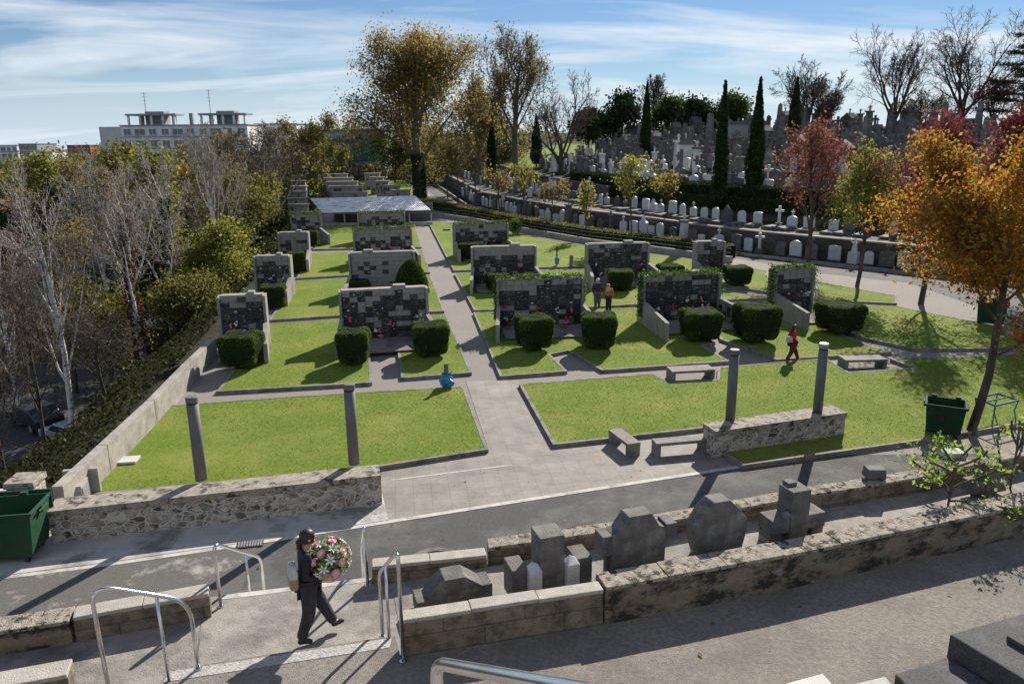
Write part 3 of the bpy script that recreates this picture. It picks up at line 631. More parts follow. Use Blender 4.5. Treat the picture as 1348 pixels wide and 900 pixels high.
hed = [(313, 441, 492, 54, 'leftmost, before the nearest narrow niche wall by the parapet'), (463, 436, 487, 48, 'at the left front corner of the nearest middle niche wall'), (565, 427, 476, 55, 'at the right front corner of the nearest middle niche wall'),
       (703, 418, 468, 52, 'at the left front of the ivy topped wall beside the central path'), (790, 415, 466, 53, 'at the right front of the ivy topped wall beside the central path'), (926, 410, 456, 55, 'before the ivy topped wall behind the couple'),
       (1001, 403, 458, 56, 'left of the woman in red'), (1113, 401, 446, 53, 'rightmost, behind the upper concrete bench'), (818, 356, 388, 37, 'just right of the standing couple'), (974, 351, 381, 35, 'small one by the road fence and the pink flowers'),
       (357, 376, 410, 35, 'before the second narrow niche wall by the parapet'), (389, 332, 362, 24, 'before the third narrow niche wall by the parapet'), (411, 304, 329, 17, 'before the fourth narrow niche wall by the parapet'),
       (471, 369, 396, 28, 'mostly hidden behind the nearest middle niche wall, left end'), (547, 366, 394, 28, 'mostly hidden behind the nearest middle niche wall, right end'), (655, 360, 389, 33, 'before the second niche wall right of the path, left end'),
       (617, 320, 347, 30, 'before the farthest niche wall right of the path'), (690, 361, 388, 30, 'peeping behind the ivy topped wall, right end'), (884, 349, 377, 34, 'peeping behind the ivy topped wall behind the couple'),
       (655, 319, 341, 30, 'low behind the second niche wall right of the path'), (478, 328, 345, 18, 'low before the third niche wall of the middle row, left end')]
used = set()
for i, (px, yt, yb, w, lab) in enumerate(hed):
    p = atL(px, yb - 3, .12); Y = p.y; ww = w / FPX * math.hypot(p.x, p.y) * .93; top = atY(px, yt, Y + ww * .25); h = max(1.0, top.z - p.z)
    lab = 'clipped square hedge, ' + lab; k = i % 3; rz = R(5 + 7 * (i % 4) - 8)
    if k not in used: o = HP[k]; used.add(k); o.location = (p.x, p.y + ww * .45, p.z); o.rotation_euler = (0, 0, rz); o.scale = (ww, ww, h); o['label'] = lab
    else: dup(HP[k], (p.x, p.y + ww * .45, p.z), rz, lab, (ww, ww, h))
# conical bush
p = atL(541, 398, .1); rn = np.random.default_rng(5); t = thing('conical_bush', 'tall pointed feathery green bush before the blank niche wall', 'bush', p + Vector((0, .5, 0)))
n = 9000; zz = rn.uniform(0, 1, n) ** .8; rr = (1 - zz ** 2.2) ** .6 * (.85 + .15 * np.minimum(1, zz * 5)); a = rn.uniform(0, 6.28, n); rad = rr * (1 - np.abs(rn.normal(0, .07, n)))
Q = np.column_stack([rad * np.cos(a) * 1.05, rad * np.sin(a) * 1.05, zz * 2.3 + .1]); V, F = leaves(Q, .13, rn, asp=.3); link('foliage', npmesh('foliage', V, F, [LF['mid']]), t)
MB().lathe([(.75, .1), (.95, .7), (.85, 1.3), (.45, 1.9), (.1, 2.2)], n=16).build('core', G['hedgecore'], t)

# ------------------------------------------------------------------ benches
def bench(pa, pb, label, w=.45, h=.45, slab=.1):
    a, b = atL(*pa, h), atL(*pb, h); c = (a + b) / 2; l = (b - a).length; rz = math.atan2(b.y - a.y, b.x - a.x)
    t = thing('concrete_bench', label, 'bench', (c.x, c.y, L(c.y) + .01), rz, 'concrete benches')
    MB().box((0, 0, h - slab / 2), (l, w, slab)).build('seat', G['kerb'], t, .012)
    for s in (-1, 1): MB().box((s * (l / 2 - .08), 0, (h - slab) / 2), (.15, w - .02, h - slab - .002)).build('leg', G['kerb'], t, .012)
bench((809, 564), (835, 584), 'concrete bench seen end-on, left one of the two on the paved square')
bench((861, 581), (928, 575), 'concrete bench seen side-on, right one of the two on the paved square')
bench((881, 486), (937, 483), 'broad concrete bench at the edge of the right lawn before the nearest square hedges', .75, .45)
bench((1108, 471), (1163, 470), 'broad low concrete bench right of the woman in red', .75, .42)

# ------------------------------------------------------------------ shelter
Y0 = 80; a = atY(424, 280, Y0); b = atY(567, 276.5, Y0); c1 = atY(413, 267, Y0 + 6); c2 = atY(549, 264.5, Y0 + 6)
t = thing('metal_shelter', 'long open shelter with a pale corrugated metal roof at the end of the middle row', 'shelter', (a.x, Y0, L(Y0)))
o = Vector((a.x, Y0, L(Y0)))
g = MB(); nseg = 90; A = np.array(a - o); B = np.array(b - o); C = np.array((c1.x, Y0 + 4.6, a.z + 1.1)) - np.array(o); D = np.array((c2.x, Y0 + 4.6, b.z + 1.1)) - np.array(o)
vs = []; fs = []
for i in range(nseg + 1):
    u = i / nseg; w_ = .04 * (i % 2); P = A + (B - A) * u; Q = C + (D - C) * u; vs += [(P[0], P[1], P[2] + w_), (Q[0], Q[1], Q[2] + w_), (P[0], P[1], P[2] + w_ - .05), (Q[0], Q[1], Q[2] + w_ - .05)]
    if i: k = i * 4; fs += [(k - 4, k, k + 1, k - 3), (k - 1, k + 3, k + 2, k - 2), (k - 2, k + 2, k, k - 4), (k - 3, k + 1, k + 3, k - 1)]
g.add(vs, fs); g.build('roof', G['galv'], t)
g = MB(); g.box(((B[0]) / 2, .02, A[2] - .12), (B[0], .06, .08)); g.build('gutter', G['post'], t)
for k in range(6): x = B[0] * k / 5; MB().box((x, .15, A[2] / 2 - .1), (.12, .12, A[2])).build('post', G['metalgrey'], t)
MB().box((B[0] / 2 - .1, -.25, .18), (B[0] + .6, .25, .36)).build('low_wall', G['concrete'], t)
MB().box((B[0] / 2, 4.3, 1.0), (B[0] - .5, .2, 2.0)).build('rear_wall', G['post'], t)

# ------------------------------------------------------------------ road fence and hedge strip
fpts = [atL(561, 284), atL(620, 292), atL(683, 305), atL(779, 322), atL(870, 333), atL(962, 346)]
wallpath('kerb_wall', 'low concrete wall along the road behind the lawns', [(p.x, p.y) for p in fpts], .22, .45, G['concrete'])
t = thing('metal_fence', 'thin dark metal fence on the low wall behind the lawns', 'fence')
for a, b in zip(fpts[:-1], fpts[1:]):
    d = b - a; n = max(2, int(d.length / 1.8))
    for k in range(n + (b is fpts[-1])): 
        q = a + d * k / n; MB().tube([(q.x, q.y + .1, q.z + .45), (q.x, q.y + .1, q.z + 1.05)], .025, 5).build('post', G['rubber'], t)
g = MB()
for hz in (.72, 1.03): g.tube([(p.x, p.y + .1, p.z + hz) for p in fpts], .012, 5)
g.build('rail', G['metalgrey'], t)
# clipped hedge strip along the road, behind the fence
def hedge_strip(name, label, pts, wd, h, dens, size, m, zf=None, z0=0.0):
    t = thing(name, label, 'hedge'); g = MB(); P = []
    rn = np.random.default_rng(len(label)); zf = zf or (lambda x, y: L(y))
    for a, b in zip(pts[:-1], pts[1:]):
        a, b = Vector(a[:2]), Vector(b[:2]); d = (b - a).normalized(); nn = Vector((-d.y, d.x)) * wd / 2 * .85
        q = [a - nn, b - nn, b + nn, a + nn]; vs = [(p.x, p.y, z0 + zf(p.x, p.y)) for p in q] + [(p.x, p.y, z0 + h * .93 + zf(p.x, p.y)) for p in q]
        g.add(vs, [(4, 5, 6, 7), (0, 1, 5, 4), (2, 3, 7, 6), (3, 0, 4, 7), (1, 2, 6, 5)])
        l = (b - a).length; n = int(l * dens); tt = rn.uniform(0, 1, n); sidep = rn.uniform(0, 1, n); 
        per = rn.uniform(0, 2 * h + wd, n); ox = np.where(per < h, -wd / 2, np.where(per < h + wd, per - h - wd / 2, wd / 2)); oz = np.where(per < h, per, np.where(per < h + wd, h, per - h - wd))
        X = a.x + (b.x - a.x) * tt + nn.normalized().x * ox; Y = a.y + (b.y - a.y) * tt + nn.normalized().y * ox
        Z = oz + z0 + np.array([zf(x, y) for x, y in zip(X, Y)]); P.append(np.column_stack([X, Y, Z]) + rn.normal(0, .05, (n, 3)))
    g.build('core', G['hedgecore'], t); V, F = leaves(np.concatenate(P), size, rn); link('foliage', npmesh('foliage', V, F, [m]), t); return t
hp = [atL(556, 272), atL(610, 283), atL(683, 298), atL(779, 315), atL(902, 331), atL(962, 340)]
hedge_strip('boundary_hedge', 'long low clipped hedge between the road and the metal fence', [(p.x, p.y) for p in hp], 1.3, 1.0, 190, .13, LF['olive'])

# ------------------------------------------------------------------ terraces of the old cemetery: retaining walls, hedge
def offs(P, o):
    out = []
    for i, p in enumerate(P):
        d = (Vector(P[min(i + 1, len(P) - 1)]) - Vector(P[max(i - 1, 0)])).normalized(); n = Vector((-d.y, d.x)); out.append(tuple(Vector(p) + n * o))
    return out
seg1 = P1[2:12]; seg3 = P3[2:11]
G['terrwall'] = rubble('terrace_rubble', (.05, .043, .035), (.14, .12, .10), (.10, .09, .08), 1.6, .04)
wallpath('terrace_wall', 'dark rubble wall behind the lowest row of white headstones', offs(seg1, W1OFF), .4, 1.72, G['terrwall'], G['kerb'], .12)
wallpath('terrace_wall', 'dark rubble wall below the clipped hedge, behind the second row of headstones', offs(seg3, 0), .4, 3.3, G['terrwall'], G['kerb'], .1, z0=1.0)
wallpath('kerb_wall', 'low concrete kerb in front of the lowest row of graves', offs(seg1, -.25), .2, .22, G['concrete'])
seg3h = P3[4:11]
hedge_strip('terrace_hedge', 'tall dark clipped hedge with a flat top along the upper terrace edge', offs(seg3h, 1.0), 1.5, 1.35, 420, .17, LF['dark'], z0=3.0)
hedge_strip('terrace_hedge', 'dark hanging greenery on the terrace wall below the clipped hedge', offs(seg3h[1:], -.15), .5, 1.1, 300, .15, LF['dark'], z0=2.25)

def strip(name, P, o0, o1, dz, m):
    A, B = offs(P, o0), offs(P, o1); g = MB()
    for i in range(len(P) - 1):
        q = [A[i], A[i + 1], B[i + 1], B[i]]; vs = [(x, y, L(y) + dz - .3) for x, y in q] + [(x, y, L(y) + dz) for x, y in q]; g.add(vs, [(4, 5, 6, 7), (2, 3, 7, 6), (0, 1, 5, 4)])
    return struct(name, g, m)
strip('terrace_path', P1[2:12], W1OFF + .3, W1OFF + 3.2, 1.61, G['asphalt']); strip('terrace_path', P3[1:11], .3, 2.4, 3.34, G['soil'])
# ------------------------------------------------------------------ headstones
def cross_pts(w, h, arm, t): 
    return [(-t, 0), (t, 0), (t, h - arm - t), (w, h - arm - t), (w, h - arm + t), (t, h - arm + t), (t, h), (-t, h), (-t, h - arm + t), (-w, h - arm + t), (-w, h - arm - t), (-t, h - arm - t)]
def arch(w, h, rise=None, n=8):
    rise = w if rise is None else rise
    return [(-w, 0), (w, 0)] + [(w * math.cos(math.pi * k / n), h - rise + rise * math.sin(math.pi * k / n)) for k in range(n + 1)]
def stone_mesh(kind, m, m2):
    g = MB()
    if kind == 'slab': g.profile(arch(.42, 1.15, .06, 4), 0, .14); g.box((0, .05, .06), (1.0, .4, .12), 1)
    elif kind == 'arch': g.profile([(x, z + .12) for x, z in arch(.4, 1.15, .34)], 0, .15); g.box((0, .06, .06), (.95, .4, .12), 1)
    elif kind == 'crossed': g.profile([(x, z + .1) for x, z in arch(.42, .95, .2)], 0, .15); g.profile([(x, z + 1.02) for x, z in cross_pts(.16, .5, .16, .045)], .03, .1, 0); g.box((0, .06, .05), (1.0, .4, .1), 1)
    elif kind == 'cross': g.box((0, .08, .2), (.6, .5, .4), 1, taper=.8); g.profile([(x, z + .4) for x, z in cross_pts(.36, 1.35, .38, .09)], 0, .16)
    elif kind == 'pillar': g.box((0, .15, .15), (.8, .8, .3), 1); g.box((0, .15, 1.0), (.5, .5, 1.4), 0, taper=.85); g.box((0, .15, 1.77), (.62, .62, .14), 1); g.profile([(x, z + 1.82) for x, z in cross_pts(.18, .5, .16, .05)], .1, .2)
    elif kind == 'gable': g.profile([(-.55, 0), (.55, 0), (.55, 1.0), (.3, 1.1), (0, 1.5), (-.3, 1.1), (-.55, 1.0)], 0, .22); g.box((0, .1, .08), (1.3, .5, .16), 1)
    elif kind == 'wide': g.profile([(-.75, 0), (.75, 0), (.75, .8), (.45, .95), (-.45, .95), (-.75, .8)], 0, .2); g.box((0, .08, .06), (1.7, .45, .12), 1)
    elif kind == 'obelisk': g.box((0, .2, .3), (.9, .9, .6), 1, taper=.9); g.box((0, .2, 1.6), (.5, .5, 2.0), 0, taper=.6); g.box((0, .2, 2.7), (.3, .3, .2), 0, taper=.05)
    elif kind == 'statue': g.box((0, .15, .45), (.7, .6, .9), 0, taper=.9); g.lathe([(.22, .9), (.2, 1.15), (.13, 1.45), (.16, 1.6), (.05, 1.68), (.1, 1.75), (.1, 1.85), (.02, 1.93)], (0, .15, 0), 10); g.tube([(-.14, .15, 1.55), (-.3, .1, 1.75), (-.26, .05, 1.9)], .04, 6); g.tube([(.14, .15, 1.55), (.3, .1, 1.75), (.26, .05, 1.9)], .04, 6)
    elif kind == 'shrine': g.box((0, .3, .9), (1.3, .8, 1.8), 0); g.profile([(-.75, 1.8), (.75, 1.8), (0, 2.35)], -.15, .75, 1); g.box((0, -.11, .8), (.6, .06, 1.2), 1); g.profile([(x, z + 2.3) for x, z in cross_pts(.15, .45, .14, .04)], .2, .28)
    me = bpy.data.meshes.new('headstone'); me.from_pydata(g.v, [], g.f)
    me.materials.append(m); me.materials.append(m2); me.polygons.foreach_set('material_index', g.m); me.update(); return me
SM = {}
def smesh(kind, tone):
    k = (kind, tone)
    if k not in SM: SM[k] = stone_mesh(kind, {'white': G['marble'], 'grey': G['tomb2'], 'dark': G['tomb']}[tone], G['tomb2'] if tone != 'white' else G['tomb2'])
    return SM[k]
KN = {'slab': 'flat topped headstone', 'arch': 'arched headstone', 'crossed': 'headstone topped by a small cross', 'cross': 'stone cross', 'pillar': 'pillar monument with a cross', 'gable': 'pointed headstone', 'wide': 'wide low headstone', 'obelisk': 'obelisk', 'statue': 'statue on a pedestal', 'shrine': 'small gabled vault'}
ORD = 'first second third fourth fifth sixth seventh eighth ninth tenth eleventh twelfth thirteenth fourteenth fifteenth sixteenth seventeenth eighteenth nineteenth twentieth'.split()
def ordw(n): return ORD[n] if n < 20 else {2: 'twenty', 3: 'thirty', 4: 'forty', 5: 'fifty', 6: 'sixty', 7: 'seventy'}[(n + 1) // 10] + ('-' + ORD[(n + 1) % 10 - 1] if (n + 1) % 10 else 'eth-place')
rh = random.Random(11)
def grave(pos, face, kind, tone, sc, label, group, slab=0):
    me = smesh(kind, tone)
    o = link('headstone', me); tag(o, label, 'headstone', group)
    o.location = pos; o.rotation_euler = (rh.gauss(0, .015), rh.gauss(0, .012), face + rh.gauss(0, .06)); o.scale = (sc * rh.uniform(.88, 1.1), sc, sc * rh.uniform(.9, 1.12))
    if slab:
        s = MB().box((0, -.95, .12), (.95, 1.6, .2)); s.box((0, -.95, .24), (.8, 1.45, .05), 1)
        q = s.build('grave_slab', [G['tomb2'], G['granite'] if tone == 'dark' else G['tomb2']], o)
    return o
def face_of(d): return math.atan2(d.y, d.x)
# lowest row: from the pixel columns seen, stepping along P1
s0, s1 = arclen(P1, -8, 112), arclen(P1, 37, 42)
s = s0; i = 0
pat = ['slab', 'crossed', 'arch', 'cross', 'crossed', 'slab', 'gable', 'slab', 'arch', 'slab', 'pillar', 'arch', 'slab', 'crossed', 'slab', 'slab', 'cross', 'slab', 'arch', 'crossed', 'slab', 'statue', 'arch', 'crossed', 'slab', 'gable', 'wide', 'arch', 'pillar', 'slab']
while s < s1:
    p, d = along(P1, s); n = Vector((-d.y, d.x)); q = p + n * .95; k = pat[i % len(pat)]
    tone = 'white' if rh.random() < .62 else rh.choice(('grey', 'dark'))
    grave((q.x, q.y, gz(q.x, q.y)), face_of(d), k, tone, rh.uniform(.85, 1.12), '%s %s, %s from the left in the lowest row' % (tone, KN[k], ordw(i)), 'headstones of the lowest row')
    s += rh.choice((1.1, 1.2, 1.35, 1.7)) ; i += 1
for extra_off, lab in ((2.4, 'upper'), (-2.6, 'lower')):
    P = offs(P2, extra_off); s = arclen(P, -6, 134); e = arclen(P, 8 if extra_off < 0 else 4, 92); c = 0
    while s < e:
        p, d = along(P, s); k = pat[(c * 5 + 2) % len(pat)]; tone = rh.choice(('white', 'grey', 'dark', 'grey')); z = gz(p.x, p.y)
        grave((p.x, p.y, z - .02), face_of(d), k, tone, rh.uniform(.95, 1.15), '%s %s, %s in the %s row by the road bend' % (tone, KN[k], ordw(c), lab), 'graves by the road bend'); s += rh.choice((1.6, 2.0, 2.6)); c += 1
s0, s1 = arclen(P2, -5, 128), arclen(P2, 42, 45); s = s0; i = 0
while s < s1:
    p, d = along(P2, s); n = Vector((-d.y, d.x)); q = p + n * .6; k = pat[(i * 7 + 3) % len(pat)]
    tone = 'white' if rh.random() < .55 else rh.choice(('grey', 'dark'))
    grave((q.x, q.y, gz(q.x, q.y)), face_of(d), k, tone, rh.uniform(.85, 1.12), '%s %s, %s from the left, terrace under the hedge' % (tone, KN[k], ordw(i)), 'headstones of the second terrace', slab=1)
    s += rh.choice((1.15, 1.3, 1.5, 1.9)); i += 1
# the hillside above: rows following the hedge
def proj(v):
    cp, sp = math.cos(PITCH), math.sin(PITCH); dz = v[2] - CAM_H; fw = v[1] * cp - dz * sp; up = v[1] * sp + dz * cp
    u2, v2 = v[0] / fw * FPX, up / fw * FPX; c, s_ = math.cos(ROLL), math.sin(ROLL)
    return 674 + u2 * c - v2 * s_, 450 - (u2 * s_ + v2 * c)
ntot = 0; rowi = 0; extra = []
rown = ['first', 'second', 'third', 'fourth', 'fifth', 'sixth', 'seventh', 'eighth', 'ninth', 'tenth', 'eleventh', 'twelfth', 'thirteenth', 'fourteenth']
CAND = []
for rowi, dist in enumerate([2.6, 5.0, 7.4, 9.8, 12.4, 15, 17.6, 20.4, 23.4, 26.6, 30, 34, 38]):
    P = offs(P3, dist); s = arclen(P, 3, 118 + dist * .5); e = arclen(P, 62 + dist, 40 + dist); c = 0
    while s < e:
        p, d = along(P, s); z = gz(p.x, p.y); px, py = proj((p.x, p.y, z))
        step = rh.choice((.95, 1.15, 1.4, 1.8))
        if 690 < px < 1360 and py > 150: CAND.append((rowi, c, p, d, z, px)); c += 1
        s += step * (1 + rowi * .045)
print('hill graves', len(CAND))
rh.shuffle(CAND)
for rowi, c, p, d, z, px in CAND:
    keep = ntot < 190 and rh.random() < min(1.0, 330 / len(CAND) + .25)
    big = rowi > 3
    k = rh.choice(['cross', 'pillar', 'gable', 'cross', 'crossed', 'obelisk', 'shrine', 'pillar', 'arch', 'wide', 'cross', 'statue'] if big else ['slab', 'arch', 'crossed', 'slab', 'arch', 'gable', 'cross', 'wide', 'pillar'])
    tone = rh.choice(('dark', 'dark', 'dark', 'dark', 'dark', 'grey', 'grey', 'grey', 'white') if big else ('white', 'white', 'grey', 'grey', 'dark'))
    if rowi > 8: tone = rh.choice(('dark', 'dark', 'grey'))
    sc = rh.uniform(1.0, 1.4) * (1.15 if big else 1)
    pos = (p.x + rh.gauss(0, .3), p.y + rh.gauss(0, .3), z - .05)
    if not keep: extra.append((k, tone, pos, face_of(d), sc)); continue
    ntot += 1
    size = 'tall ' if sc > 1.35 else ('small ' if sc < 1.1 else '')
    grave(pos, face_of(d), k, tone, sc, '%s%s %s, %s row above hedge, %s along' % (size, tone, KN[k], rown[rowi], ordw(c)), 'graves on the upper hillside')
mbx = MB()
for k, tone, pos, fz, sc in extra:
    me = smesh(k, tone); M = Matrix.Translation(pos) @ Matrix.Rotation(fz, 4, 'Z') @ Matrix.Scale(sc, 4); o = len(mbx.v)
    mbx.v += [tuple(M @ v.co) for v in me.vertices]; mbx.f += [tuple(o + i for i in f.vertices) for f in me.polygons]; mbx.m += [{'white': 0, 'grey': 1, 'dark': 2}[tone]] * len(me.polygons)
if extra: tag(mbx.build('headstones', [G['marble'], G['tomb2'], G['tomb']]), 'further crosses and headstones crowded on the upper hillside', 'headstones', kind='stuff')
# skyline wall and a big vault
a, b = atY(1180, 168.5, 96), atY(1330, 163, 92)
wallpath('skyline_wall', 'long grey wall with a pale coping on the hilltop at the right', [(a.x, a.y), (b.x, b.y), (b.x + 14, b.y - 3)], .5, .1, G['tomb2'], G['line'], .12, z0=-4, zf=lambda x, y: a.z - .1)
p = atY(966, 200, 100); t = thing('mausoleum', 'plain grey block mausoleum between the two tall cypresses', 'mausoleum', (p.x, p.y, p.z - 1)); MB().box((0, 1, 2.2), (3.0, 3, 4.4)).build('walls', G['bgrey'], t, .05); MB().box((0, 1, 4.5), (3.4, 3.4, .3)).build('cornice', G['tomb2'], t)

# ------------------------------------------------------------------ upper terrace in the foreground
TZ = 2.9
edge = [(-40, 1.5), (-16, 6.9), (-7.2, 9.72), (-4.42, 10.42), (-2.3, 10.85), (-.4, 11.25), (1.6, 11.68), (3.2, 12.0), (4.9, 12.55), (7.4, 13.2), (10, 14.15), (15.4, 15.95), (30, 20.5)]
g = MB(); g.prism(edge + [(30, -12), (-40, -12)], -.3, TZ); struct('terrace', g, G['terrace'])
g = MB(); g.prism([(-4.42, 8.5), (-1.62, 9.16), (-1.50, 8.75), (1.3, 9.45), (4, 10.25), (8.8, 11.9), (15.5, 14.1), (29.9, 18.9), (29.9, -11.9), (-4.42, -11.9)], TZ - .1, TZ + .17); struct('upper_path', g, G['gravelly'])
g = MB(); g.prism([(-4.38, 8.26), (-1.66, 8.90), (-1.66, 9.10), (-4.38, 8.46)], TZ + .1, TZ + .176); struct('step_nosing', g, G['nosing'])
def tw(name, label, pts, th, z0, z1, side=1, cap=.07):
    t = wallpath(name, label, pts, th, z1, G['sand'], G['weathered'], cap, z0=z0, zf=lambda x, y: 0, side=side); return t
def courses(name, label, pts, th, z0, z1, capm, body=None):
    """wall of squared sandstone in lengths, each a panel with its own frame"""
    t = thing(name, label, 'wall')
    for (a, b) in zip(pts[:-1], pts[1:]):
        a, b = Vector(a), Vector(b); l = (b - a).length; rz = math.atan2(b.y - a.y, b.x - a.x)
        o = MB().box((l / 2, th / 2, (z0 + z1 - .06) / 2), (l, th, z1 - .06 - z0)).build('wall_body', body or G['sand'], t); o.location = (a.x, a.y, 0); o.rotation_euler = (0, 0, rz)
        g = MB(); n = max(2, int(l / .9)); rn = random.Random(int(l * 100))
        for k in range(n):
            u0, u1 = l * k / n, l * (k + 1) / n; g.box(((u0 + u1) / 2, th / 2 + rn.uniform(-.004, .004), z1 - .03 + rn.uniform(-.006, .006)), (u1 - u0 - .006, th + .03, .06))
        o = g.build('coping', capm, t, .012); o.location = (a.x, a.y, 0); o.rotation_euler = (0, 0, rz)
    return t
G['lichen'] = mat('lichen_coping', (.21, .175, .13), (.42, .38, .32), 9, .95, 1, 45, c3=(.05, .045, .035), s3=7, c3lo=.53, c3hi=.59, detail=10)
G['cleancap'] = mat('smooth_coping', (.33, .30, .265), (.45, .42, .375), 5, .9, .5, 50, c3=(.2, .185, .165), s3=2.5, c3lo=.55, c3hi=.75)
G['mosswall'] = mat('mossy_wall', (.17, .135, .095), (.27, .22, .16), 3, .95, .9, 30, c3=(.035, .032, .026), s3=1.6, c3lo=.47, c3hi=.56, detail=11, stretch=(1, 1, 1.8))
courses('plot_wall', 'low sandstone wall with smooth sunlit coping before the graves, beside the handrail', [(-1.46, 8.70), (1.22, 9.36)], .20, 2.85, 3.63, G['cleancap'])
courses('plot_wall', 'long low wall with dark lichen stains before the graves, reaching the right edge', [(1.25, 9.36), (3.95, 10.15), (8.8, 11.78), (15.5, 14.0)], .36, 2.85, 3.66, G['lichen'], G['mosswall'])
courses('plot_wall', 'short smooth sandstone wall between the graves and the road, by the handrail', [(-2.19, 10.66), (-.43, 10.98)], .22, 2.85, 3.22, G['cleancap'])
def sc(p, zo, zn): k = (CAM_H - zn) / (CAM_H - zo); return (p[0] * k, p[1] * k)
fw = [(-.40, 10.97), (1.55, 11.47), (3.25, 12.02), (5.05, 12.66), (7.65, 13.46), (10.4, 14.5), (16, 16.4)]; fz = [3.24, 3.40, 3.54, 3.62, 3.64, 3.64, 3.64]
fw = [sc(p, 3.35, z) for p, z in zip(fw, fz)]
wt = thing('plot_wall', 'long low wall with crumbling coping between the graves and the road', 'wall')
for (a, b), (za, zb) in zip(zip(fw[:-1], fw[1:]), zip(fz[:-1], fz[1:])):
    a, b = Vector(a), Vector(b); l = (b - a).length; rz = math.atan2(b.y - a.y, b.x - a.x); g = MB(); g.profile([(0, 2.85), (l, 2.85), (l, zb - .06), (0, za - .06)], 0, .26); o = g.build('wall_body', G['sand'], wt); o.location = (a.x, a.y, 0); o.rotation_euler = (0, 0, rz)
    g = MB(); n = max(2, int(l / .8)); rn = random.Random(int(l * 77))
    for k in range(n):
        u0, u1 = l * k / n, l * (k + 1) / n - .006; z0_, z1_ = za + (zb - za) * k / n, za + (zb - za) * (k + 1) / n; q = rn.uniform(-.008, .008); g.profile([(u0, z0_ - .06), (u1, z1_ - .06), (u1, z1_ + q), (u0, z0_ + q)], -.02 + q, .28 + q)
    o = g.build('coping', G['lichen'], wt, .012); o.location = (a.x, a.y, 0); o.rotation_euler = (0, 0, rz)
nw = [(-1.46, 8.86), (1.24, 9.52), (3.95, 10.3), (8.8, 12.0), (15.2, 14.2)]; nz_ = [2.9, 3.12, 3.28, 3.3, 3.3]; fwi = [(-1.9, 10.7), fw[1], fw[2], fw[4], fw[6]]
g = MB(); g.v = [(x, y, z) for (x, y), z in zip(nw, nz_)] + [(x, y, z) for (x, y), z in zip(fwi, nz_)]; g.v = [(x, y, z + .006) for x, y, z in g.v]; g.f = [(i, i + 1, 6 + i, 5 + i) for i in range(4)]; g.m = [0] * 4; struct('plot_ground', g, G['terrace'])
def plot_z(x): return 2.9 if x < -1.46 else float(np.interp(x, [p[0] for p in nw], nz_)) + .006
courses('parapet', 'low sandstone parapet at the left edge of the landing, with a smooth sunlit top', [(-6.05, 9.30), (-4.40, 9.87)], .26, 2.5, 3.30, G['cleancap'])
courses('parapet', 'older stained stone parapet running off the left edge, above the road', [(-14, 7.1), (-6.09, 9.28)], .34, 2.5, 3.27, G['lichen'], G['mosswall'])
courses('parapet', 'broad low parapet end in the bottom left corner beside the handrail', [(-8.5, 7.22), (-5.5, 8.17)], .30, 2.5, 3.28, G['cleancap'])
# stairs from the landing down to the road
g = MB(); A = Vector((-4.42, 10.42)); B = Vector((-2.3, 10.87)); d = (B - A).normalized(); n = Vector((-d.y, d.x)); ns = 16
for k in range(ns):
    a = A + n * (.28 * k); b = B + n * (.28 * k); g.prism([(a.x, a.y), (b.x, b.y), (b.x + n.x * .28, b.y + n.y * .28), (a.x + n.x * .28, a.y + n.y * .28)], -.1, TZ - (k + 1) * TZ / (ns + 1))
struct('stairs', g, G['walk'])
g = MB(); g.prism([(A.x, A.y - .12), (B.x, B.y - .12), (B.x, B.y + .005), (A.x, A.y + .005)], TZ - .1, TZ + .004); struct('landing_edge', g, G['line'])
g = MB(); a = at(268, 786, TZ); b = at(258, 872, TZ); g.prism([(a.x, a.y), (a.x + .02, a.y), (b.x + .02, b.y), (b.x, b.y)], TZ - .02, TZ + .003); a = at(-300, 880, TZ); struct('floor_joint', g, G['tomb'])
# ------------------------------------------------------------------ steel handrails
def bend(pts, r=.12, n=5):
    """round the corners of a path"""
    pts = [Vector(p) for p in pts]; out = [pts[0]]
    for i in range(1, len(pts) - 1):
        a, p, b = pts[i - 1], pts[i], pts[i + 1]; rr = min(r, (a - p).length * .45, (b - p).length * .45); q0 = p + (a - p).normalized() * rr; q1 = p + (b - p).normalized() * rr
        for k in range(n + 1): t_ = k / n; out.append(q0 * (1 - t_) ** 2 + p * 2 * t_ * (1 - t_) + q1 * t_ * t_)
    out.append(pts[-1]); return out
def rail(label, base0, top0, top1, base1, rad=.026, r0=.16, mid=True):
    t = thing('handrail', label, 'handrail', base0); o = Vector(base0); L_ = [Vector(p) - o for p in (base0, top0, top1, base1)]
    g = MB(); g.tube(bend(L_[:2] + [L_[2], L_[3]], r0, 10), rad, 12); g.build('rail', G['steel'], t, smooth=True)
    if mid:
        m0 = L_[1] * .35 + L_[2] * .65; mb = L_[0] * .35 + L_[3] * .65; MB().tube([mb, m0], rad * .82, 10).build('post', G['steel'], t, smooth=True)
    for p in (L_[0], L_[3]): MB().lathe([(.05, 0), (.05, .012), (.03, .016)], p, 12).build('flange', G['steel'], t)
zs = TZ + .174
b0 = at(147, 925, zs); b1 = at(261, 880, zs); rail('near left steel handrail by the bottom left parapet, tall and curved at its near end', b0, b0 + Vector((-.03, 0, 1.60)), b1 + Vector((0, 0, .99)), b1, r0=.3)
b0 = at(531, 870, zs); b1 = at(504, 838, TZ); rail('steel handrail standing at the end of the sandstone plot wall right of the woman', b0, b0 + Vector((0, 0, 1.58)), b1 + Vector((0, 0, 1.0)), b1)
b0 = at(291, 798, TZ); b1 = Vector((-4.1, 11.25, TZ - .75)); rail('steel handrail at the head of the stairs, left of the woman', b0, b0 + Vector((0, 0, 1.04)), b1 + Vector((0, 0, .55 + .35)), b1)
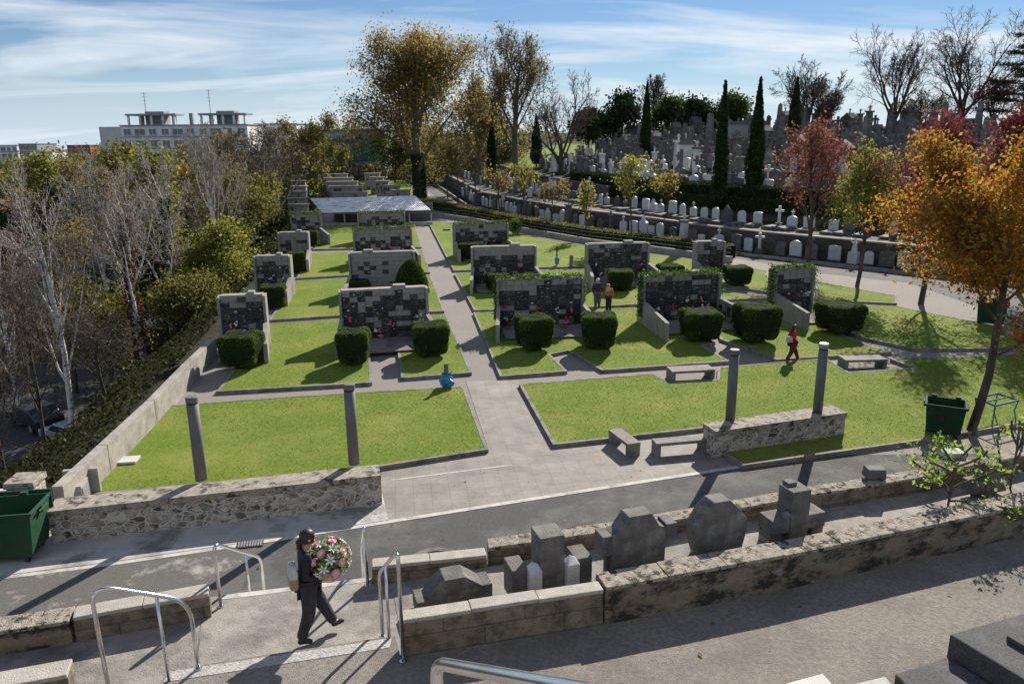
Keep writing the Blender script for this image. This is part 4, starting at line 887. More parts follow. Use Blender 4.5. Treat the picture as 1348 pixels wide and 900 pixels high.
b0 = at(484, 770, TZ); b1 = Vector((-2.5, 11.45, TZ - .75)); rail('steel handrail at the head of the stairs, right of the woman', b0, b0 + Vector((0, 0, 1.03)), b1 + Vector((0, 0, .9)), b1)
c0 = atY(574, 872, 2.45); c1 = atY(790, 912, 1.75); g0 = 7.0
g = MB(); g.prism([(-4, -3), (4, -3), (4, 2.35), (-4, 2.75)], TZ, 6.95); tag(g.build('upper_platform', G['terrace']), kind='structure')
rail('steel handrail cut off by the bottom edge, closest to the viewer', (c0.x, c0.y, 6.95), c0, c1, (c1.x, c1.y, 6.95), .024, .07, mid=False)

# ------------------------------------------------------------------ tomb backs in the plot
TR = math.atan(.32)
def tomb(px, py, label, build, kz=1.0, rz=TR):
    zz = TZ
    for _ in range(4): p = at(px, py, zz); zz = plot_z(p.x)
    t = thing('tombstone', label, 'tombstone', (p.x, p.y, zz), rz); k = (CAM_H - zz) / (CAM_H - TZ) * 1.03; t.scale = (k, k, k * kz); build(t); return t
def T1(t):
    g = MB(); g.profile([(-.55, 0), (.55, 0), (.55, .42), (.40, .42), (.16, .66), (-.14, .66), (-.38, .36), (-.38, .30), (-.55, .30)], 0, .36); g.build('stone', G['tomb'], t, .012)
tomb(600, 803, 'low trapezoid tombstone with small shoulders, nearest the handrails in the plot', T1, .76)
def T2(t):
    MB().box((0, .2, .55), (.38, .40, 1.1)).build('centre_block', G['tomb'], t, .012)
    MB().box((-.50, .2, .30), (.24, .40, .60)).build('side_block', G['tomb'], t, .012); MB().box((.50, .2, .30), (.26, .40, .60)).build('side_block', G['tomb'], t, .012)
    for s in (-1, 1):
        g = MB(); g.box((s * .29, -.02, .29), (.19, .19, .58)); g.add([(s * .29 - .095, -.115, .581), (s * .29 + .095, -.115, .581), (s * .29 + .095, .075, .581), (s * .29 - .095, .075, .581), (s * .29 - .02, .02, .70), (s * .29 + .06, .0, .66)], [(0, 1, 5, 4), (1, 2, 5), (2, 3, 4, 5), (3, 0, 4), (3, 2, 1, 0)]); g.build('white_pillar', G['marble'], t, .008)
tomb(727, 783, 'tall square block tombstone flanked by two broken white pillars and side blocks', T2, .86)
def T3(t):
    g = MB(); g.profile([(-.45, 0), (.45, 0), (.45, .78), (.34, .82), (.20, 1.06), (-.18, 1.06), (-.34, .82), (-.45, .78)], 0, .28)
    g.build('stone', G['tomb'], t, .012); MB().box((-.53, .14, .62), (.16, .30, .34)).build('shoulder', G['tomb2'], t, .01); MB().box((.54, .14, .72), (.18, .30, .22)).build('shoulder', G['tomb2'], t, .01); MB().lathe([(.04, 0), (.04, .44)], (-.5, .1, 0), 8).build('pin', G['tomb'], t)
tomb(840, 757, 'tall pointed tombstone with sloping shoulders, third from the left in the plot', T3, .95)
def T4(t):
    g = MB(); g.profile([(-.36, 0), (.38, 0), (.46, .40), (.46, .62), (.30, .84), (.12, 1.02), (-.16, 1.02), (-.34, .84), (-.48, .60), (-.48, .40)], 0, .3); g.build('stone', G['tomb'], t, .015)
tomb(948, 733, 'bulging octagonal tombstone left of the stone cross', T4, .95)
def T5(t):
    MB().box((0, .18, .55), (.36, .36, 1.1)).build('upright', G['tomb'], t, .012); MB().box((-.36, .18, .42), (.34, .36, .30)).build('arm', G['tomb'], t, .012); MB().box((.34, .18, .42), (.34, .36, .30)).build('arm', G['tomb'], t, .012)
    MB().box((-.42, .18, .13), (.22, .3, .262)).build('foot', G['tomb'], t, .01); MB().box((.40, .18, .13), (.22, .3, .262)).build('foot', G['tomb'], t, .01); MB().ball((-.24, .05, .62), .08, 8).build('round_boss', G['tomb2'], t); MB().box((-.02, .3, 1.13), (.16, .16, .07)).build('cap', G['tomb2'], t)
tomb(1050, 715, 'thick stone cross in the middle of the plot with its top lit by the sun', T5, .85)
def T6(t):
    MB().box((.0, .15, .36), (.30, .32, .76)).build('upright', G['tomb'], t, .012); MB().box((-.27, .15, .26), (.26, .30, .26)).build('arm', G['tomb'], t, .012); MB().box((.26, .15, .2), (.24, .30, .22)).build('arm', G['tomb'], t, .012)
tomb(1303, 655, 'small stone cross at the right end of the plot behind the leafy saplings', T6, .88)
p = at(1151, 628, 3.64); tag(MB().box((0, 0, .09), (.34, .26, .18), taper=.9).build('stone_block', G['tomb2'], None, .01, loc=(p.x, p.y + .02, 3.642)), 'small square stone block lying on the far plot wall', 'stone block')
p = at(1253, 600, 3.64); tag(MB().box((0, 0, .05), (.4, .3, .10)).build('stone_block', G['line'], None, .01, loc=(p.x + .0, p.y + .02, 3.642)), 'pale flat stone on the far plot wall below the green container', 'stone block')
# stone ring lying by the road behind the wall
p = at(577, 727, .05); g = MB(); n = 40
vs = []; 
for k in range(n):
    a = 2 * math.pi * k / n
    for r_, z_ in ((.62, 0), (.62, .18), (.44, .18), (.44, 0)): vs.append((r_ * math.cos(a), r_ * math.sin(a), z_))
g.add(vs, [(4 * k + j, 4 * ((k + 1) % n) + j, 4 * ((k + 1) % n) + (j + 1) % 4, 4 * k + (j + 1) % 4) for k in range(n) for j in range(4)])
tag(g.build('stone_ring', G['tomb2'], None, .01, loc=(p.x, p.y - .62, .02)), 'round grey stone ring lying on the road behind the sandstone wall', 'stone ring')
p = at(330, 714, .03); g = MB(); g.box((0, 0, 0), (.62, .32, .02)); 
for k in range(9): g.box((-.26 + k * .065, 0, .016), (.035, .26, .02), 1)
tag(g.build('drain_grate', [G['rubber'], G['metalgrey']], None, loc=(p.x, p.y - .05, .02)), 'iron drain grate set in the road edge behind the left handrail', 'drain grate').rotation_euler = (0, 0, R(12))
# foreground grave slabs at the bottom right
def slab(name, label, pts, z1, m, z0=3.0, lid=None):
    t = thing(name, label, 'grave slab'); g = MB(); g.prism([tuple(at(x, y, z1))[:2] for x, y in pts], z0, z1); g.build('base', m, t, .02)
    if lid: g = MB(); g.prism([tuple(at(x, y, z1 + .07))[:2] for x, y in lid], z1 + .001, z1 + .07); g.build('lid', m, t, .01)
slab('grave_slab', 'thick dark granite grave slab with a raised lid in the bottom right corner', [(1250, 834), (1348, 806), (1460, 775), (1560, 860), (1400, 925)], 3.52, G['granite'], lid=[(1325, 836), (1440, 800), (1540, 850), (1410, 885)])
slab('grave_slab', 'lower dark granite slab beside the thick one at the bottom edge', [(1178, 886), (1246, 864), (1330, 915), (1290, 960), (1250, 960)], 3.26, G['granite'])
slab('grave_slab', 'white marble slab corner at the bottom edge', [(1032, 899), (1083, 885), (1110, 915), (1060, 930)], 3.3, mat('pale_slab', (.40, .40, .39), (.50, .50, .49), 5, .7, .3, 40))
slab('grave_slab', 'pale marble slab corner just left of the dark slabs at the bottom edge', [(1105, 903), (1166, 889), (1190, 920), (1130, 935)], 3.26, mat('pale_slab', (.26, .26, .25), (.36, .36, .35), 5, .7))

# ------------------------------------------------------------------ containers
def container(label, loc, rz, m, w=1.35, d=1.05, h=1.12, lid=False):
    t = thing('waste_container', label, 'container', loc, rz, 'green waste containers')
    g = MB(); k = .86; z0, z1 = .17, h; W_, D_ = w / 2, d / 2; th = .035
    def ring(z, s, o=0): return [(-W_ * s + o, -D_ * s + o, z), (W_ * s - o, -D_ * s + o, z), (W_ * s - o, D_ * s - o, z), (-W_ * s + o, D_ * s - o, z)]
    v = ring(z0, k) + ring(z1, 1) + ring(z1, 1, th) + ring(z0 + .06, k, th)
    f = [(3, 2, 1, 0)] + [(i, (i + 1) % 4, 4 + (i + 1) % 4, 4 + i) for i in range(4)] + [(4 + i, 4 + (i + 1) % 4, 8 + (i + 1) % 4, 8 + i) for i in range(4)] + [(8 + i, 8 + (i + 1) % 4, 12 + (i + 1) % 4, 12 + i) for i in range(4)] + [(12, 13, 14, 15)]
    g.add(v, f); g.build('body', m, t, .012)
    g = MB()
    for s in (-1, 1): g.box((0, s * (D_ + .01), h - .03), (w + .10, .05, .07)); g.box((s * (W_ + .01), 0, h - .032), (.05, d - .03, .066))
    g.build('rim', m, t, .01)
    for sx in (-1, 1):
        for x_ in (-.3, .3): pass
        g = MB(); g.tube([(sx * (W_ + .06), -.22, h - .12), (sx * (W_ + .06), .22, h - .12)], .022, 8); g.box((sx * (W_ + .02), 0, h - .14), (.10, .10, .16)); g.build('handle', m, t)
    for sx in (-1, 1):
        for sy in (-1, 1):
            wx, wy = sx * W_ * .7, sy * D_ * .7
            wh = MB().tube([(wx - .03, wy, .1), (wx + .03, wy, .1)], .095, 14).build('wheel', G['rubber'], t); MB().box((wx, wy, .155), (.1, .06, .06)).build('fork', G['metalgrey'], wh)
    g = MB(); g.box((-.1, -D_ - .012, h * .62), (.16, .03, .16)); g.build('label_plate', G['rubber'], t)
    if lid:
        g = MB(); g.box((0, D_ + .10, h - .42), (w + .02, .06, .98)); g.build('open_lid', m, t, .02)
    for sx in (-.35, .35): MB().box((sx, D_ - .01, h + .03), (.16, .1, .09)).build('hinge', m, t)
    return t
p = at(12, 742, 0); container('green waste container standing open at the left edge beside the stone pillar', (p.x - .25, p.y + .35, .02), R(9), G['greenbin'], 1.8, 1.1, 1.3, lid=True)
p = at(1243, 574, 0); container('dark green waste container on wheels at the right beside the leaning maple trunk', (p.x, p.y + .15, .015), R(-28), G['darkbin'], 1.15, .95, 1.12)
p = atL(1312, 432, 0); container('dark green waste container on the upper road behind the maple trunk', (p.x, p.y + .6, p.z + .01), R(-30), G['darkbin'], 1.3, 1.0, 1.3)
p = atL(1336, 446, 0); t = thing('litter_bin', 'grey square litter bin beside the far green container', 'litter bin', (p.x, p.y + .3, p.z), R(-20)); MB().box((0, 0, .45), (.6, .55, .9)).build('bin_body', G['metalgrey'], t, .03); MB().box((0, 0, .93), (.5, .45, .05)).build('bin_top', G['rubber'], t)
# blue trestle frame
cs = [atL(x, y, .85) for x, y in ((1284, 524), (1313, 518), (1341, 527), (1310, 534))]; c = sum(cs, Vector()) / 4
t = thing('metal_trestle', 'light blue metal frame on splayed legs on the grass beside the maple trunk', 'metal frame', (c.x, c.y, L(c.y) + .12))
g = MB(); q = [p - Vector(t.location) for p in cs]
for i in range(4): g.tube([q[i], q[(i + 1) % 4]], .035, 6)
g.tube([(q[0] + q[3]) / 2, (q[1] + q[2]) / 2], .025, 6); g.build('frame', G['bluepaint'], t)
for p in q: 
    o_ = (p - (q[0] + q[1] + q[2] + q[3]) / 4); o_.z = 0; MB().tube([p, p + Vector((-o_.x * .12, -o_.y * .12, -.35)), Vector((p.x + o_.x * .02, p.y + o_.y * .02, .0))], .022, 6).build('leg', G['bluepaint'], t)
# stand with blue bag, watering point
p = atL(588, 509, .14); t = thing('post_with_bag', 'short dark post wrapped in a crumpled blue plastic bag beside the central path', 'post', p)
MB().lathe([(.09, 0), (.09, .95)], n=10).build('post', G['post'], t)
bmg = MB(); rn = random.Random(4); prof = [(.12, .02), (.24, .08), (.30, .2), (.24, .36), (.15, .46), (.17, .55)]; n = 14
for r_, z_ in prof:
    for k in range(n): a = 2 * math.pi * k / n; rr = r_ * rn.uniform(.75, 1.25); bmg.v.append((rr * math.cos(a), rr * math.sin(a) * .8, z_ + rn.uniform(-.03, .03)))
bmg.f = [(i * n + k, i * n + (k + 1) % n, (i + 1) * n + (k + 1) % n, (i + 1) * n + k) for i in range(len(prof) - 1) for k in range(n)]; bmg.m = [0] * len(bmg.f); bmg.build('plastic_bag', G['bluebag'], t)
p = atL(733, 349, .14); t = thing('watering_tap', 'thin dark tap post with a blue can hanging on it, on the far right lawn', 'tap', p); MB().tube([(0, 0, 0), (0, 0, 1.35)], .05, 8).build('post', G['rubber'], t); MB().lathe([(.14, .1), (.18, .5), (.1, .6)], (0, -.15, 0), 10).build('blue_can', G['bluebag'], t)
p = atL(752, 351, .14); tag(MB().lathe([(.13, 0), (.13, .8), (.09, .84)], n=12).build('bollard', G['post'], None, loc=p), 'short grey bollard beside the tap with the blue can', 'bollard')
p = atL(588, 303, .14); tag(MB().box((0, 0, .05), (.7, .5, .1)).build('ground_plate', G['rubber'], None, loc=p), 'small dark plate in the far lawn right of the path', 'ground plate')
p = atL(494, 236, 0); 
tag(MB().box((0, 0, .6), (1.4, .8, 1.2), taper=.8).build('blue_container', G['bluebag'], None, .05, loc=(p.x, p.y, p.z)), 'small bright blue container among the old niche walls beyond the shelter', 'container')

# ------------------------------------------------------------------ trees
def skeleton(seed, H, fork=.3, r0=.25, nl=(6, 6, 5, 4), ratio=(.62, .55, .5, .5), ang=(38, 42, 45, 45), up=(.12, .08, .04, 0), wig=.16, lean=(0, 0), trunk_wig=.04, leader=True, cr_=.46):
    rn = random.Random(seed); out = []
    def grow(p, d, ln, r, lev):
        n = 7 if lev == 0 else (5 if lev == 1 else (4 if lev == 2 else 3)); pts = [p.copy()]; rs = [r]; q = p.copy(); dd = d.normalized()
        for i in range(n):
            w_ = trunk_wig if lev == 0 else wig
            dd = (dd + Vector((rn.gauss(0, w_), rn.gauss(0, w_), rn.gauss(0, w_) + (up[min(lev - 1, len(up) - 1)] if lev else 0)))).normalized()
            q = q + dd * (ln / n); pts.append(q.copy()); rs.append(r * (1 - .72 * (i + 1) / n) if lev else r * (1 - .6 * (i + 1) / n))
        out.append((lev, pts, rs))
        if lev >= len(nl): return
        t0 = fork if lev == 0 else .22; base = rn.uniform(0, 6.28)
        for k in range(nl[lev]):
            t_ = t0 + (1 - t0) * ((k + rn.uniform(.1, .9)) / nl[lev]); f = t_ * n; i = min(n - 1, int(f)); pp = pts[i].lerp(pts[i + 1], f - i); dirv = (pts[i + 1] - pts[i]).normalized()
            az = base + k * 2.4 + rn.uniform(-.4, .4); a = R(ang[min(lev, len(ang) - 1)] * rn.uniform(.7, 1.25)); u = dirv.orthogonal().normalized(); u = Matrix.Rotation(az, 3, dirv) @ u
            nd = (dirv * math.cos(a) + u * math.sin(a)); rr = rs[i] * cr_ * rn.uniform(.8, 1.25); l2 = ln * ratio[min(lev, len(ratio) - 1)] * rn.uniform(.75, 1.2) * (1.1 - .45 * t_)
            if lev == 0: l2 = H * ratio[0] * rn.uniform(.8, 1.15) * (1.15 - .6 * (t_ - fork) / (1 - fork))
            grow(pp, nd, l2, rr, lev + 1)
    grow(Vector((0, 0, 0)), Vector((lean[0], lean[1], 1)), H * (.8 if leader else fork + .12), r0, 0)
    return out
def tree(name, label, base, H, cw, seed, bark, twig=None, leaf=None, nleaf=5000, lsize=.14, cat='tree', group=None, lj=.25, minr=.008, lz=(0, 1), droop=0, ivy=None, **kw):
    sk = skeleton(seed, H, **kw); lean = kw.get('lean', (0, 0))
    allp = np.array([tuple(p) for _, ps, _ in sk for p in ps]); zt = allp[:, 2].max(); hr = np.percentile(np.hypot(allp[:, 0] - allp[:, 0].mean(), allp[:, 1] - allp[:, 1].mean()), 97)
    sz = H / zt; sx = (cw / 2) / max(hr, .1)
    up_ = allp[allp[:, 2] > zt * .5]; mx_, my_ = up_[:, 0].mean() - lean[0] * zt * .7, up_[:, 1].mean() - lean[1] * zt * .7
    def T(p):
        f_ = (p.z / zt) / .7; w_ = min(1, p.z * sz / (H * .35)); k = 1 + (sx - 1) * w_
        return Vector(((p.x - mx_ * f_) * k, (p.y - my_ * f_) * k, p.z * sz))
    t = thing(name, label, cat, base, group=group); gt = MB(); gc = MB(); ends = []
    for lev, ps, rs in sk:
        ps = [T(p) for p in ps]
        if lev <= 1: gt.tube(ps, [max(r, .02) for r in rs], 10 if lev == 0 else 6, cap=False)
        else: gc.tube(ps, [max(r, minr) for r in rs], 4 if lev == 2 else 3, cap=False)
        if lev >= 2: ends += [tuple(a.lerp(b, u)) for a, b in zip(ps[:-1], ps[1:]) for u in (.3, .8)]
    gt.v = gt.v; gt.build('trunk', bark, t, smooth=True)
    rn = np.random.default_rng(seed)
    mats = [twig or bark]; me = bpy.data.meshes.new('crown'); V = np.array(gc.v) if gc.v else np.zeros((0, 3)); F = np.array(gc.f)
    MI = np.zeros(len(F))
    if leaf and nleaf:
        E_ = np.array(ends); zz = E_[:, 2] / H; E_ = E_[(zz >= lz[0]) & (zz <= lz[1])]
        P = E_[rn.integers(0, len(E_), nleaf)] + rn.normal(0, lj, (nleaf, 3)); P[:, 2] -= droop * rn.uniform(0, 1, nleaf)
        V2, F2 = leaves(P, lsize, rn); F = np.concatenate([F, F2 + len(V)]); V = np.concatenate([V, V2]); MI = np.concatenate([MI, np.ones(len(F2))]); mats.append(leaf)
    link('crown', npmesh('crown', V, F, mats, MI), t)
    if ivy:
        mivy, h0, dens = ivy; P = []
        for lev, ps, rs in sk:
            if lev: continue
            ps = [T(p) for p in ps]
            for a, b, r_ in zip(ps[:-1], ps[1:], rs):
                if a.z > h0: break
                n = int(dens * (b - a).length); u = rn.uniform(0, 1, (n, 1)); th = rn.uniform(0, 6.28, n); rr = r_ + .05 + np.abs(rn.normal(0, .12, n))
                P.append(np.array(a) * (1 - u) + np.array(b) * u + np.column_stack([np.cos(th) * rr, np.sin(th) * rr, np.zeros(n)]))
        V, F = leaves(np.concatenate(P), .13, rn); link('ivy', npmesh('ivy', V, F, [mivy]), t)
    return t
def place(px, Y, ptop, pyb=None):
    """foot of a tree on the terrain at forward distance Y under pixel column px, and its height to pixel row ptop"""
    d = ray(px, pyb or 400); x = Y * d[0] / d[1]; z = gz(x, Y)
    for _ in range(3):
        pj = proj((x, Y, z)); d = ray(px, pj[1]); x = Y * d[0] / d[1]; z = gz(x, Y)
    top = atY(px, ptop, Y).z; return (x, Y, z - .1), top - z + .1
def W_(px, Y): return px / FPX * Y * 1.02
BIR = dict(nl=(12, 8, 6, 4), ratio=(.42, .45, .45, .45), ang=(24, 28, 34, 40), up=(.12, .06, .0, -.02), wig=.09, fork=.22, cr_=.42)
SPR = dict(nl=(7, 7, 6, 4), ratio=(.5, .52, .5, .45), ang=(42, 40, 42, 45), up=(.14, .06, .03, 0), wig=.17, fork=.28)
def T_(name, label, px, Y, pt, wpx, seed, bark, **kw):
    b, H = place(px, Y, pt); return tree(name, label, b, H, W_(wpx, Y), seed, bark, **kw)
# the slope on the left: bare pale birches
T_('birch_tree', 'bare pale birch with a red-brown ivy sleeve on its trunk, beside the parapet', 192, 41, 215, 130, 31, G['birch'], twig=G['paletwig'], r0=.2, ivy=(LF['redivy'], 9.5, 420), minr=.012, **BIR)
T_('birch_tree', 'bare pale tree with a dark green ivy covered trunk, nearest the parapet', 228, 47, 192, 110, 32, G['birch'], twig=G['paletwig'], r0=.2, ivy=(LF['dark'], 13.5, 520), minr=.014, **BIR)
T_('birch_tree', 'tall bare pale birch at the lower left above the parked cars', 95, 38, 205, 130, 33, G['birch'], twig=G['paletwig'], r0=.17, minr=.012, **BIR)
T_('birch_tree', 'thin bare birch at the far left edge near the red house', 30, 46, 250, 90, 34, G['birch'], twig=G['paletwig'], r0=.14, minr=.013, **BIR)
T_('birch_tree', 'tall bare birch with pinkish twigs left of the niche walls', 292, 62, 152, 100, 35, G['birch'], twig=G['paletwig'], r0=.2, minr=.016, **BIR)
T_('birch_tree', 'dense bare birch with reddish twigs just below the apartment block', 338, 78, 156, 110, 36, G['birch'], twig=G['twig'], r0=.2, minr=.018, **BIR)
T_('birch_tree', 'slim bare birch leaning over the slope by the farthest left niche wall', 368, 92, 160, 90, 37, G['birch'], twig=G['twig'], r0=.2, minr=.02, leaf=LF['brown'], nleaf=1200, lsize=.2, **BIR)
T_('birch_tree', 'bare birch half hidden behind the yellow green tree', 150, 62, 190, 110, 38, G['birch'], twig=G['paletwig'], r0=.18, minr=.016, **BIR)
T_('birch_tree', 'bare birch with a few golden leaves before the apartment block', 262, 88, 182, 110, 39, G['birch'], twig=G['twig'], r0=.2, minr=.018, leaf=LF['gold'], nleaf=1800, lsize=.2, **BIR)
T_('bare_tree', 'thin bare grey tree in the dark hollow left of the parapet', 60, 33, 330, 120, 231, G['bark'], twig=G['twig'], r0=.10, minr=.008, **BIR)
T_('bare_tree', 'thin bare grey tree just below the parapet above the silver car', 140, 32, 400, 110, 232, G['bark'], twig=G['twig'], r0=.10, minr=.008, **BIR)
T_('bare_tree', 'tangled bare shrub tree at the left edge above the pillar', 10, 29, 420, 120, 233, G['bark'], twig=G['twig'], r0=.08, minr=.008, **BIR)
# leafy trees on the slope
LEAFY = dict(nl=(8, 6, 5, 3), ratio=(.42, .5, .5, .45), ang=(45, 42, 42, 45), up=(.1, .05, .02, 0), wig=.17, fork=.12)
def LT(label, px, Y, pt, wpx, seed, leaf, n, ls, name='leafy_tree', lj=.45): return T_(name, label, px, Y, pt, wpx, seed, G['bark'], twig=G['twig'], leaf=leaf, nleaf=n, lsize=ls, lj=lj, r0=.18, minr=.015, **LEAFY)
LT('yellow green tree rising behind the birches below the apartment block', 222, 66, 196, 90, 41, LF['ygreen'], 11000, .22)
LT('yellow tree at the left below the brown town block', 80, 90, 200, 90, 42, LF['ygreen'], 8000, .28)
LT('dark evergreen tree at the left between birches', 100, 72, 245, 85, 43, LF['dark'], 8000, .3)
LT('olive green tree with yellow tips beside the second narrow niche wall', 292, 52, 300, 110, 44, LF['ygreen'], 12000, .17)
LT('dense olive bush tree below the parapet behind the leftmost hedge', 252, 44, 375, 100, 45, LF['olive'], 11000, .14)
LT('brown leaved tree on the slope behind the lower left birch', 100, 52, 290, 120, 46, LF['brown'], 8000, .18)
LT('mid green tree deep on the slope left of centre', 190, 66, 300, 110, 47, LF['mid'], 11000, .22)
LT('low olive tree above the cars on the slope', 150, 48, 380, 110, 48, LF['olive'], 9000, .17)
LT('golden olive tree behind the birches near the apartment block corner', 172, 92, 188, 90, 49, LF['olive'], 6000, .3)
LT('brown green tree behind the far left niche walls', 400, 128, 158, 70, 50, LF['brown'], 5000, .34)
LT('olive tree with fine twigs left of the netted building', 428, 132, 150, 60, 51, LF['olive'], 5000, .32)
LT('reddish brown tree on the slope next to the farthest left niche wall', 320, 92, 176, 90, 52, LF['brown'], 5000, .3)
LT('dark green tree at the far left edge above the houses', 8, 90, 235, 50, 53, LF['dark'], 5000, .3)
LT('dark bushy tree in the hollow left of the fourth niche wall', 345, 74, 230, 80, 54, LF['olive'], 7000, .24)
LT('mid green tree with a broad crown behind the shelter', 520, 140, 172, 70, 55, LF['mid'], 6000, .36)
LT('tall brown leaved tree filling the slope between the birches', 130, 72, 212, 110, 56, LF['brown'], 9000, .24)
LT('golden brown tree below the end wing of the apartment block', 262, 74, 215, 90, 57, LF['gold'], 7000, .24)
LT('olive tree rising behind the second narrow niche wall', 318, 66, 225, 80, 58, LF['olive'], 8000, .2)
# plane trees in the middle
PL = dict(nl=(11, 8, 7, 5), ratio=(.58, .5, .48, .45), ang=(40, 40, 42, 45), up=(.10, .06, .03, 0), wig=.14, fork=.16, cr_=.40)
T_('plane_tree', 'huge golden brown plane tree with an ivy clad trunk beyond the shelter', 553, 104, 38, 190, 61, G['plane_bark'], twig=G['twig'], leaf=LF['gold'], nleaf=42000, lsize=.24, lj=.8, r0=.72, minr=.03, ivy=(LF['dark'], 5.5, 1400), **PL)
T_('plane_tree', 'smaller brown plane tree between the two tallest trees', 632, 122, 92, 80, 62, G['plane_bark'], twig=G['twig'], leaf=LF['gold'], nleaf=6500, lsize=.3, lj=.5, r0=.4, minr=.03, **PL)
T_('plane_tree', 'tall half bare plane tree with a thick trunk on the grassy bank', 678, 112, 32, 122, 63, G['plane_bark'], twig=G['twig'], leaf=LF['brown'], nleaf=9000, lsize=.22, lj=.5, r0=.55, minr=.03, nl=(12, 8, 7, 5), ratio=(.55, .52, .48, .45), ang=(52, 42, 42, 45), up=(.12, .07, .03, 0), wig=.15, fork=.32, trunk_wig=.07, cr_=.4)
T_('plane_tree', 'bare spreading tree right of the half bare plane tree', 738, 106, 88, 118, 64, G['bark'], twig=G['twig'], r0=.42, minr=.02, nl=(8, 7, 7, 6), ratio=(.7, .5, .48, .45), ang=(50, 42, 42, 45), up=(.12, .07, .03, 0), wig=.16, fork=.18, leader=False, cr_=.5)
# bare and leafy trees on the hill
BARE = dict(nl=(8, 8, 8, 6), ratio=(.58, .52, .48, .45), ang=(32, 34, 38, 42), up=(.10, .06, .03, 0), wig=.13, fork=.2, cr_=.48, leader=False)
T_('bare_tree', 'bare upright tree behind the small cypress on the hill', 858, 135, 95, 48, 65, G['bark'], twig=G['twig'], r0=.3, minr=.03, **BIR)
T_('bare_tree', 'bare spreading tree behind the third cypress', 1060, 105, 72, 90, 66, G['bark'], twig=G['twig'], r0=.35, minr=.024, **BARE)
T_('bare_tree', 'smaller bare tree with a drooping round crown right of the third cypress', 1085, 100, 100, 60, 67, G['bark'], twig=G['twig'], r0=.28, minr=.02, **BARE)
T_('bare_tree', 'tall bare tree on the hilltop rising from the crosses', 1174, 96, 24, 100, 68, G['bark'], twig=G['twig'], r0=.36, minr=.018, **BARE)
T_('bare_tree', 'largest bare forked tree on the hilltop reaching the top edge', 1262, 92, -4, 135, 69, G['bark'], twig=G['twig'], r0=.44, minr=.018, **BARE)
T_('small_tree', 'small sparse tree with a few brown leaves between the two hilltop trees', 1211, 94, 116, 62, 70, G['bark'], twig=G['twig'], leaf=LF['brown'], nleaf=500, lsize=.24, lj=.3, r0=.14, minr=.016, **BARE)
T_('small_tree', 'sparse reddish tree on the hilltop right of the largest bare tree', 1302, 90, 92, 85, 71, G['bark'], twig=G['twig'], leaf=LF['darkred'], nleaf=900, lsize=.24, lj=.3, r0=.15, minr=.016, **BARE)
RND = dict(nl=(9, 6, 5, 3), ratio=(.42, .5, .5, .4), ang=(50, 45, 42, 45), up=(.08, .03, 0, 0), wig=.17, fork=.3)
for px, pt, w, sd_, lab, Y in ((816, 126, 56, 81, 'round dark evergreen tree on the skyline left of the bare upright tree', 125), (884, 132, 60, 82, 'round dark evergreen tree on the skyline, widest of the row', 128), (918, 134, 44, 83, 'round dark evergreen tree on the skyline just left of the first cypress', 126), (962, 128, 52, 84, 'round dark evergreen tree on the skyline between the two tall cypresses', 124), (774, 148, 44, 85, 'low dark evergreen tree behind the bare spreading tree', 130), (645, 150, 40, 86, 'dark evergreen tree behind the half bare plane trunk', 150)):
    T_('evergreen_tree', lab, px, Y, pt, w, sd_, G['bark'], twig=G['twig'], leaf=LF['dark'] if sd_ % 2 else LF['mid'], nleaf=5500, lsize=.42, lj=.6, r0=.3, minr=.03, **RND)
def cypress(label, px, Y, pt, wpx, seed, foot=.06):
    b, H = place(px, Y, pt); w = W_(wpx, Y); t = thing('cypress_tree', label, 'cypress', b, group='cypresses among the graves'); rn = np.random.default_rng(seed)
    prof = lambda z: np.minimum(1, z / .18) ** .5 * (1 - np.clip((z - .18) / .82, 0, 1) ** 1.5) * .5 + .01
    n = 5200; z = rn.uniform(foot, 1, n); a = rn.uniform(0, 6.28, n); r_ = prof(z) * w * (1 + .12 * np.sin(a * 3 + z * 19)) * (1 - np.abs(rn.normal(0, .12, n)))
    P = np.column_stack([r_ * np.cos(a), r_ * np.sin(a), z * H]); V, F = leaves(P, .24, rn, asp=.5); F2 = F
    g = MB(); zz = np.linspace(foot, .97, 14); g.lathe([(float(prof(k) * w * .78), float(k * H)) for k in zz], n=10)
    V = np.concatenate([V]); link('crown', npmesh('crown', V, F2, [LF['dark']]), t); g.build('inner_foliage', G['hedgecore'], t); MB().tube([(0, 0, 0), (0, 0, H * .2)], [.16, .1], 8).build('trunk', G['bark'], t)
cypress('tall dark cypress, left one of the pair standing above the clipped hedge', 945, 72, 106, 20, 1)
cypress('tall dark cypress, right one of the pair standing above the clipped hedge', 991, 72, 102, 23, 2)
cypress('slim dark cypress right of the pair, before a bare tree', 1042, 92, 102, 18, 3)
cypress('slim dark cypress before the bare upright tree on the hill', 849, 108, 108, 14, 4)
cypress('short dark cypress just right of the smaller plane tree', 648, 118, 152, 14, 5)
cypress('short dark cypress between the plane tree and the bare spreading tree', 706, 122, 150, 15, 6)
